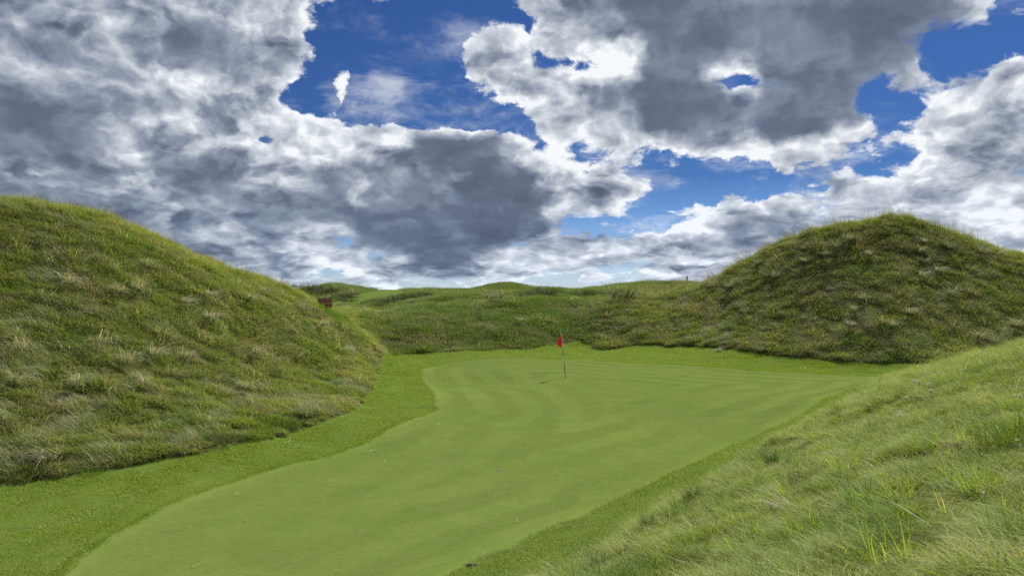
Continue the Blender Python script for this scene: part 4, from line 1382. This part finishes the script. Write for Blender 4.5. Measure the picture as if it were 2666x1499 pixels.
def build_ball():
    x, y = on_plane(1509, 949)
    z = float(height(np.array([x]), np.array([y]))[0])
    s = Shape()
    s.ball((0, 0, 0), 0.024, 14, 20)
    o = s.link('golf_ball', MAT['ball'], smooth=True)
    o.location = (x, y, z + 0.022)
    tag(o, 'small white golf ball lying on the green behind and right of the flag', 'golf ball')


def build_fence():
    p = ground_point(846, 801)
    root = empty('board_fence', p, 'low red brown fence of upright boards beside the far fairway', 'fence')
    k = p.y / FPX
    w, h = 38 * k, 24 * k
    n = 9
    bw = w / n
    g = random.Random(3)
    me = None
    for i in range(n):
        b = Shape()
        b.box((0, 0, 0), (bw * 0.84, 0.035, h * 1.12), 0.012)
        if me is None:
            o = b.link('board', MAT['red_board'], root)
            me = o.data
        else:
            o = bpy.data.objects.new('board', me)
            C.objects.link(o)
            o.parent = root
        o.location = (-w / 2 + bw * (i + .5), g.uniform(-.008, .008), h * .50 + g.uniform(-.03, .03))
        o.rotation_euler = (0, g.uniform(-.012, .012), g.uniform(-.05, .05))
    for z in (h * .25, h * .75):
        b = Shape()
        b.box((0, 0.045, z), (w * .98, 0.045, 0.08))
        b.link('rail', MAT['red_board'], root)


def build_post():
    p = ground_point(1789, 741)
    root = empty('marker_post', p, 'single dark wooden marker post standing on the far ridge skyline', 'post')
    k = p.y / FPX
    s = Shape()
    s.box((0, 0, 10.5 * k), (3.0 * k, 3.0 * k, 21 * k), 0.02)
    s.link('shaft', MAT['post_wood'], root)
    s = Shape()
    s.box((0, 0, 21.6 * k), (3.3 * k, 3.3 * k, 1.2 * k), 0.02)
    s.link('cap', MAT['post_wood'], root)


# ---- loose straws on the mown grass: (u, v, photo length, lean of the straw in the photo in degrees, curl, label)
STRAWS = [
    (463, 1381, 62, 10, .25, 'longest pale straw lying on the lower left of the green'),
    (515, 1472, 26, 36, .1, 'short straight straw on the green near the bottom picture edge'),
    (644, 1356, 22, 15, .1, 'thin straw just above the longest straw on the lower green'),
    (613, 1290, 18, 20, .5, 'forked pale straw on the green below the left collar edge'),
    (675, 1315, 14, -30, .1, 'tiny tilted straw right of the forked straw on the green'),
    (463, 1301, 24, 5, .1, 'flat straw lying along the left edge where green meets fringe'),
    (467, 1273, 10, -25, .1, 'tiny straw in the fringe grass just above the left green edge'),
    (622, 1196, 34, -32, .15, 'long straw on the left fringe below the rough grass edge'),
    (627, 1224, 10, -30, .1, 'tiny straw in the left fringe below the long tilted straw'),
    (366, 1237, 14, 55, .6, 'curled upright straw on the left fringe below dark tufts'),
    (415, 1221, 24, 8, .6, 'crooked bleached straw on the fringe under the rough edge'),
    (762, 1164, 30, 20, .7, 'squiggly pale straw on the fringe near the mound foot'),
    (748, 1150, 14, 60, .6, 'curled straw beside the squiggly straw at the mound foot'),
    (961, 1177, 34, 15, .5, 'wavy double straw on the green right of the mown edge'),
    (986, 1187, 12, 8, .1, 'small flat straw under the wavy straw on the green'),
    (997, 1202, 12, 40, 1.2, 'hooked pale straw on the green at centre left'),
    (1141, 1106, 10, 35, .8, 'small hooked straw near the dark notch in the collar'),
    (860, 1253, 18, 22, .1, 'straight straw on the green at the left of the mowing bands'),
    (1343, 1357, 13, 70, 1.0, 'white hooked straw near the middle bottom of the green'),
    (1560, 1322, 12, 40, .6, 'curled straw near the right collar edge of the green'),
    (1367, 1462, 36, -28, .3, 'long straw on the right fringe near the bottom edge'),
    (1575, 1423, 40, 12, .3, 'long pale straw beside the tufts on the right fringe'),
    (2096, 959, 24, 38, .15, 'thick bleached straw on the far fringe below right mound'),
    (1925, 910, 22, 42, .2, 'thin straw leaning from the foot of the right mound'),
    (2375, 964, 16, 20, .5, 'pale curled straw on the far fringe behind the bank'),
    (55, 1375, 34, -5, .2, 'flat straw on the fringe at the far left edge'),
    (105, 1378, 22, -28, .2, 'tilted straw on the lower left fringe beside flat straw'),
]


def build_straws():
    g = np.random.default_rng(8)
    for u, v, L, ang, curl, label in STRAWS:
        p = ground_point(u, v)
        k = (p.y) / FPX
        n = normal_at(np.array([p.x]), np.array([p.y]))[0]
        n = Vector(n)
        vert = (EYE - p.z) / p.y                                    # foreshortening of a flat straw seen from here
        a_ = math.radians(ang)
        d = Vector((math.cos(a_) * L * k, math.sin(a_) * L * k / max(vert, .12) * .75, 0))
        ln = min(d.length, 0.62)
        d = d.normalized() * ln
        d -= n * d.dot(n)
        s = Shape()
        pts, rad = [], []
        side = n.cross(d).normalized()
        for i in range(8):
            t = i / 7 - .5
            pts.append(d * t + side * (curl * ln * (t * t - .12) + .02 * ln * math.sin(9 * t * curl)) + n * (.012 + .03 * (t + .5) ** 2))
            rad.append(max(.0045, 0.62 * k) * (1 - .5 * (t + .5)))
        s.tube(pts, rad, 5)
        if 'forked' in label or 'double' in label:
            s.tube([pts[3], pts[3] + (pts[7] - pts[3]) * .5 + side * .06, pts[3] + (pts[7] - pts[3]) * .8 + side * .10], [rad[3], rad[4], rad[6] * .5], 5)
        o = s.link('straw', MAT['dry_straw'], smooth=True)
        o.location = p
        tag(o, label, 'straw', 'loose straws on the mown grass')


def build_tussocks():
    look = {}
    pal = dict(pale=('marram', dict(n=85, radius=.11, lmin=.45, lmax=1.05, width=.0150, lean=.62, droop=2.1, along=.55, segs=5)),
               flat=('marram', dict(n=75, radius=.22, lmin=.45, lmax=1.05, width=.0135, lean=.95, droop=1.1, along=.75, segs=5)),
               grey=('greyish', dict(n=130, radius=.17, lmin=.40, lmax=.95, width=.0140, lean=.55, droop=1.8, along=.35, segs=5)),
               dark=('darkish', dict(n=170, radius=.35, lmin=.35, lmax=.75, width=.017, lean=.85, droop=1.6, along=.25, segs=4)),
               green=('dark_green', dict(n=190, radius=.20, lmin=.25, lmax=.62, width=.0080, lean=.55, droop=1.3, along=.10, segs=4)),
               fresh=('fresh', dict(n=190, radius=.24, lmin=.22, lmax=.60, width=.0075, lean=.60, droop=1.1, along=.20, segs=4)),
               leaf=('leafy', dict(n=46, radius=.24, lmin=.25, lmax=.70, width=.018, lean=.50, droop=.85, along=.10, segs=4)),
               combed=('fresh', dict(n=300, radius=.30, lmin=.35, lmax=.80, width=.0058, lean=.95, droop=1.2, along=.80, segs=5)))
    MAT['greyish'] = blade_material('grey_marram', ((0.24, 0.27, 0.17, 1), (0.29, 0.30, 0.20, 1), (0.34, 0.33, 0.24, 1), (0.60, 0.57, 0.47, 1)), 0.5, 0.35, 0.2)
    MAT['darkish'] = blade_material('dark_marram', ((0.05, 0.075, 0.028, 1), (0.07, 0.085, 0.038, 1), (0.10, 0.105, 0.06, 1), (0.25, 0.23, 0.16, 1)), 0.5, 0.25, 0.05)
    MAT['dark_green'] = blade_material('deep_green_grass', ((0.055, 0.105, 0.016, 1), (0.075, 0.12, 0.02, 1), (0.10, 0.12, 0.035, 1), (0.35, 0.33, 0.18, 1)), 0.8, 0.35, 0.05)
    MAT['fresh'] = blade_material('fresh_grass', ((0.11, 0.20, 0.02, 1), (0.14, 0.21, 0.03, 1), (0.17, 0.20, 0.05, 1), (0.40, 0.38, 0.2, 1)), 0.8, 0.45, 0.06)
    for k, (mat, kw) in pal.items():
        look[k] = []
        for q in range(3):
            V, F = blade_set(seed=900 + q + 10 * len(look), **kw)
            me = bpy.data.meshes.new('tussock_' + k)
            me.from_pydata(V.tolist(), [], F)
            me.materials.append(MAT[mat])
            me.polygons.foreach_set('use_smooth', np.ones(len(me.polygons), bool))
            look[k].append(me)
    g = np.random.default_rng(3)
    for i, (u, v, size, kind, label) in enumerate(TUSSOCKS):
        p = ground_point(u, v)
        t = turns(np.array([p.x]), np.array([p.y]), .45, (-.12, -.2), 1.0, .35, g)[0]
        name = 'leaf_tuft' if kind in ('leaf', 'fresh') else 'grass_tussock' if kind in ('green', 'combed', 'dark') else 'marram_tussock'
        o = bpy.data.objects.new(name, look[kind][i % 3])
        C.objects.link(o)
        o.location = p + Vector(normal_at(np.array([p.x]), np.array([p.y]))[0]) * ((.26 if v < 1180 and u < 1000 or u > 1000 and v < 960 else .05) * min(1, max(.2, float(zones(np.array([p.x]), np.array([p.y]))[1][0]) / .8)))
        o.rotation_euler = t
        side = 'left mound' if u < 1000 else 'near bank' if v > 1100 or kind == 'leaf' else 'right mound' if u > 1800 else 'ridge behind the green'
        size *= 1.55 if side == 'near bank' else 1.12
        o.scale = [size * f for f in (1, 1, 1 + .15 * g.normal())]
        tag(o, label, 'grass tuft', 'tussocks standing out on the ' + side)


# ---- flowers and seed heads on the bank: (u, v, kind, label)
FLOWERS = [
    (2258, 1058, 'yarrow', 'lowest white flower head at the left rim of the bank'),
    (2289, 1039, 'yarrow', 'white flower head against the mown edge of the green'),
    (2359, 1040, 'yarrow', 'white flower head on a visible stem, brown bank grass'),
    (2374, 997, 'yarrow', 'left flower head of the white group at the bank top'),
    (2392, 1000, 'yarrow', 'middle flower head of the white group at the bank top'),
    (2410, 1002, 'yarrow', 'right flower head of the white group at the bank top'),
    (2425, 1022, 'yarrow', 'broad white flower head below the group at the bank top'),
    (2340, 1091, 'yarrow', 'large white flower head low on the brown patch of bank'),
    (2477, 1055, 'daisy', 'small white flower right of the brown bank patch'),
    (2506, 1042, 'daisy', 'small white flower above right of the brown bank patch'),
    (2515, 1006, 'daisy', 'cream flower beneath the bank skyline'),
    (2592, 1007, 'daisy', 'tiny pale flower on the upper right bank'),
    (2650, 1007, 'yarrow', 'white flower pair near the right edge, upper bank'),
    (2638, 1027, 'yarrow', 'brightest white flower head near the right edge'),
    (2656, 1028, 'yarrow', 'long white flower head touching the right edge'),
    (2408, 1078, 'daisy', 'tiny white flower at the lower end of brown patch'),
    (2262, 1198, 'daisy', 'tiny cream flower in the middle of the near bank'),
    (2646, 1151, 'daisy', 'tiny white flower over the big bright tussock'),
    (2621, 1424, 'daisy', 'white daisy pair at the lower right corner'),
    (2549, 1282, 'daisy', 'tiny white daisy at the right of the lower bank'),
    (2646, 1097, 'seed', 'dark seed head above the bright tussock, right edge'),
    (2657, 1105, 'seed', 'dark seed head lower right of its neighbour, right edge'),
    (2533, 1069, 'seed', 'dark seed head alone on the upper bank'),
    (2455, 1150, 'seed', 'uppermost of the dark seed heads at mid bank'),
    (2516, 1157, 'seed', 'rightmost of the dark seed heads at mid bank'),
    (2493, 1164, 'seed', 'dark seed head left of the rightmost, mid bank'),
    (2508, 1165, 'seed', 'dark seed head under the rightmost, mid bank'),
    (2471, 1172, 'seed', 'lowest of the dark seed heads at mid bank'),
    (2495, 1197, 'seed', 'dark seed head in the shaded gap of the bank'),
    (2526, 1202, 'seed', 'dark seed head right of the shaded gap'),
    (2268, 1182, 'seed', 'dark seed head on the left half of the bank'),
    (2209, 1204, 'seed', 'dark seed head beside the yellow green blades'),
    (2351, 1226, 'seed', 'dark seed head between yellow blades and seed pair'),
    (2474, 1231, 'seed', 'left seed head of the dark pair, lower bank'),
    (2493, 1231, 'seed', 'right seed head of the dark pair, lower bank'),
    (2525, 1203, 'seed', 'dark seed head above the dark pair, lower bank'),
    (2587, 1441, 'seed', 'left of the three dark seed heads, lower right corner'),
    (2602, 1443, 'seed', 'right of the three dark seed heads, lower right corner'),
    (2602, 1456, 'seed', 'lowest of the three dark seed heads, lower right corner'),
    (2558, 1447, 'clover', 'faded red clover head by the three dark seed heads'),
    (2626, 1494, 'clover', 'pinkish clover head at the bottom right edge'),
]


def build_flowers():
    g = np.random.default_rng(4)
    cache = {}
    for u, v, kind, label in FLOWERS:
        hgt = {'yarrow': .24, 'daisy': .12, 'seed': .17, 'clover': .10}[kind]
        p = ground_point(u, v)
        k = p.y / FPX
        p = ground_point(u, v + 0.8 * hgt / k)
        nm = {'yarrow': 'yarrow', 'daisy': 'daisy', 'seed': 'knapweed', 'clover': 'clover'}[kind]
        cat = 'seed head' if kind == 'seed' else 'flower'
        root = empty(nm, p, label, cat, 'white flowers on the near bank' if kind in ('yarrow', 'daisy') else 'dark seed heads on the near bank' if kind == 'seed' else 'clover heads on the near bank')
        root.rotation_euler = (.22 + g.normal(0, .12), g.normal(0, .12), g.normal(0, .4))
        if u > 2600 and kind == 'yarrow':
            root.scale = (.6, .6, .7)
        if kind in ('seed', 'clover'):
            root.scale = (.75, .75, .7)
        if kind not in cache:
            st = Shape()
            st.tube([(0, 0, -.03), (.006, 0, hgt * .5), (0, .004, hgt)], [.0035, .003, .0022], 5)
            hd = Shape()
            if kind == 'yarrow':
                for q in range(26):
                    a_, r_ = 2.4 * q, .0085 * math.sqrt(q)
                    hd.ball((r_ * math.cos(a_), r_ * math.sin(a_), hgt + .016 - 1.2 * r_ * r_ / .05), .0100, 4, 6, (1, 1, .8))
                    if q % 4 == 0:
                        st.tube([(0, 0, hgt * .86), (r_ * math.cos(a_), r_ * math.sin(a_), hgt + .006)], .0016, 4, False)
            elif kind == 'daisy':
                for q in range(16):
                    a_ = 2 * math.pi * q / 16
                    c_, s_ = math.cos(a_), math.sin(a_)
                    hd.add([(.005 * c_ - .0012 * s_, .005 * s_ + .0012 * c_, hgt), (.005 * c_ + .0012 * s_, .005 * s_ - .0012 * c_, hgt),
                            (.018 * c_ + .003 * s_, .018 * s_ - .003 * c_, hgt + .006), (.022 * c_, .022 * s_, hgt + .005), (.018 * c_ - .003 * s_, .018 * s_ + .003 * c_, hgt + .006)], [(0, 1, 2, 3, 4)])
            else:
                hd.ball((0, 0, hgt + .006), .0090, 7, 10, (1, 1, 1.15), .12, 5)
                for q in range(14):
                    a_ = 2 * math.pi * q / 14
                    hd.tube([(.005 * math.cos(a_), .005 * math.sin(a_), hgt + .011), (.010 * math.cos(a_), .010 * math.sin(a_), hgt + .020)], [.0016, .0005], 4, False)
            a1 = st.link('stem', MAT['stalk'], root)
            b1 = hd.link('flower_head' if kind != 'seed' else 'seed_head', MAT[{'yarrow': 'petal', 'daisy': 'petal', 'seed': 'seed_head', 'clover': 'clover_pink'}[kind]], root)
            cache[kind] = [a1, b1]
            if kind == 'daisy':
                cn = Shape()
                cn.ball((0, 0, hgt + .003), .0065, 5, 8, (1, 1, .6))
                cache[kind].append(cn.link('flower_centre', plain_material('daisy_yellow', (0.6, 0.40, 0.03), 0.6), root))
        else:
            for o in cache[kind]:
                c = o.copy()
                C.objects.link(c)
                c.parent = root


def build_oddments():
    # bleached root clump at the foot of the right mound, spilling on to the fringe
    p = ground_point(1868, 914)
    g = np.random.default_rng(12)
    s = Shape()
    for q in range(34):
        a_ = g.random() * 6.28
        L = .25 + .55 * g.random()
        pts, pos, el = [], Vector((0, 0, .03)), .9 * g.random()
        for i in range(6):
            pts.append(pos.copy())
            pos += Vector((math.cos(a_) * math.cos(el) * .9, math.sin(a_) * math.cos(el), math.sin(el))) * L / 5
            pos.y -= .02
            a_ += g.normal(0, .5); el -= .32
            pos.z = max(pos.z, -.02 - .18 * max(0, -pos.y))
        s.tube(pts, [.011, .010, .009, .007, .005, .002], 5)
    o = s.link('dead_root_clump', MAT['bleached'], smooth=True)
    o.location = p + Vector((0, 0, .03))
    tag(o, 'tangled bleached dead root clump spilling onto the fringe under right mound', 'roots')
    # turf clod by the right collar
    p = ground_point(1226, 1474)
    s = Shape()
    for q, (dx, dy, r) in enumerate([(0, 0, .052), (.055, .02, .042), (-.04, .02, .036), (.10, .035, .030), (.02, -.035, .030), (.13, .055, .018)]):
        s.ball((dx, dy, r * .45), r, 7, 10, (1, .9, .75), .16, q)
    o = s.link('turf_clod', MAT['soil'], smooth=True)
    o.location = p
    tag(o, 'small grey brown clod lying on the right edge of the green', 'clod')
    # old pitch mark: a shallow dark dent
    p = ground_point(1296, 1224)
    s = Shape()
    n = 16
    V = [(0, 0, .0045)] + [(r * math.cos(2 * math.pi * k / n) * 1.7, r * math.sin(2 * math.pi * k / n), z) for r, z in ((.03, .006), (.047, .012), (.062, .003)) for k in range(n)]
    F = [(0, 1 + k, 1 + (k + 1) % n) for k in range(n)] + [(1 + i * n + k, 1 + (i + 1) * n + k, 1 + (i + 1) * n + (k + 1) % n, 1 + i * n + (k + 1) % n) for i in range(2) for k in range(n)]
    s.add(V, F)
    o = s.link('pitch_mark', MAT['soil'], smooth=True)
    o.location = p
    tag(o, 'dark little pitch mark in the middle of the green', 'pitch mark')


build_flagstick()
build_ball()
build_fence()
build_post()
build_straws()
build_tussocks()
build_flowers()
build_oddments()
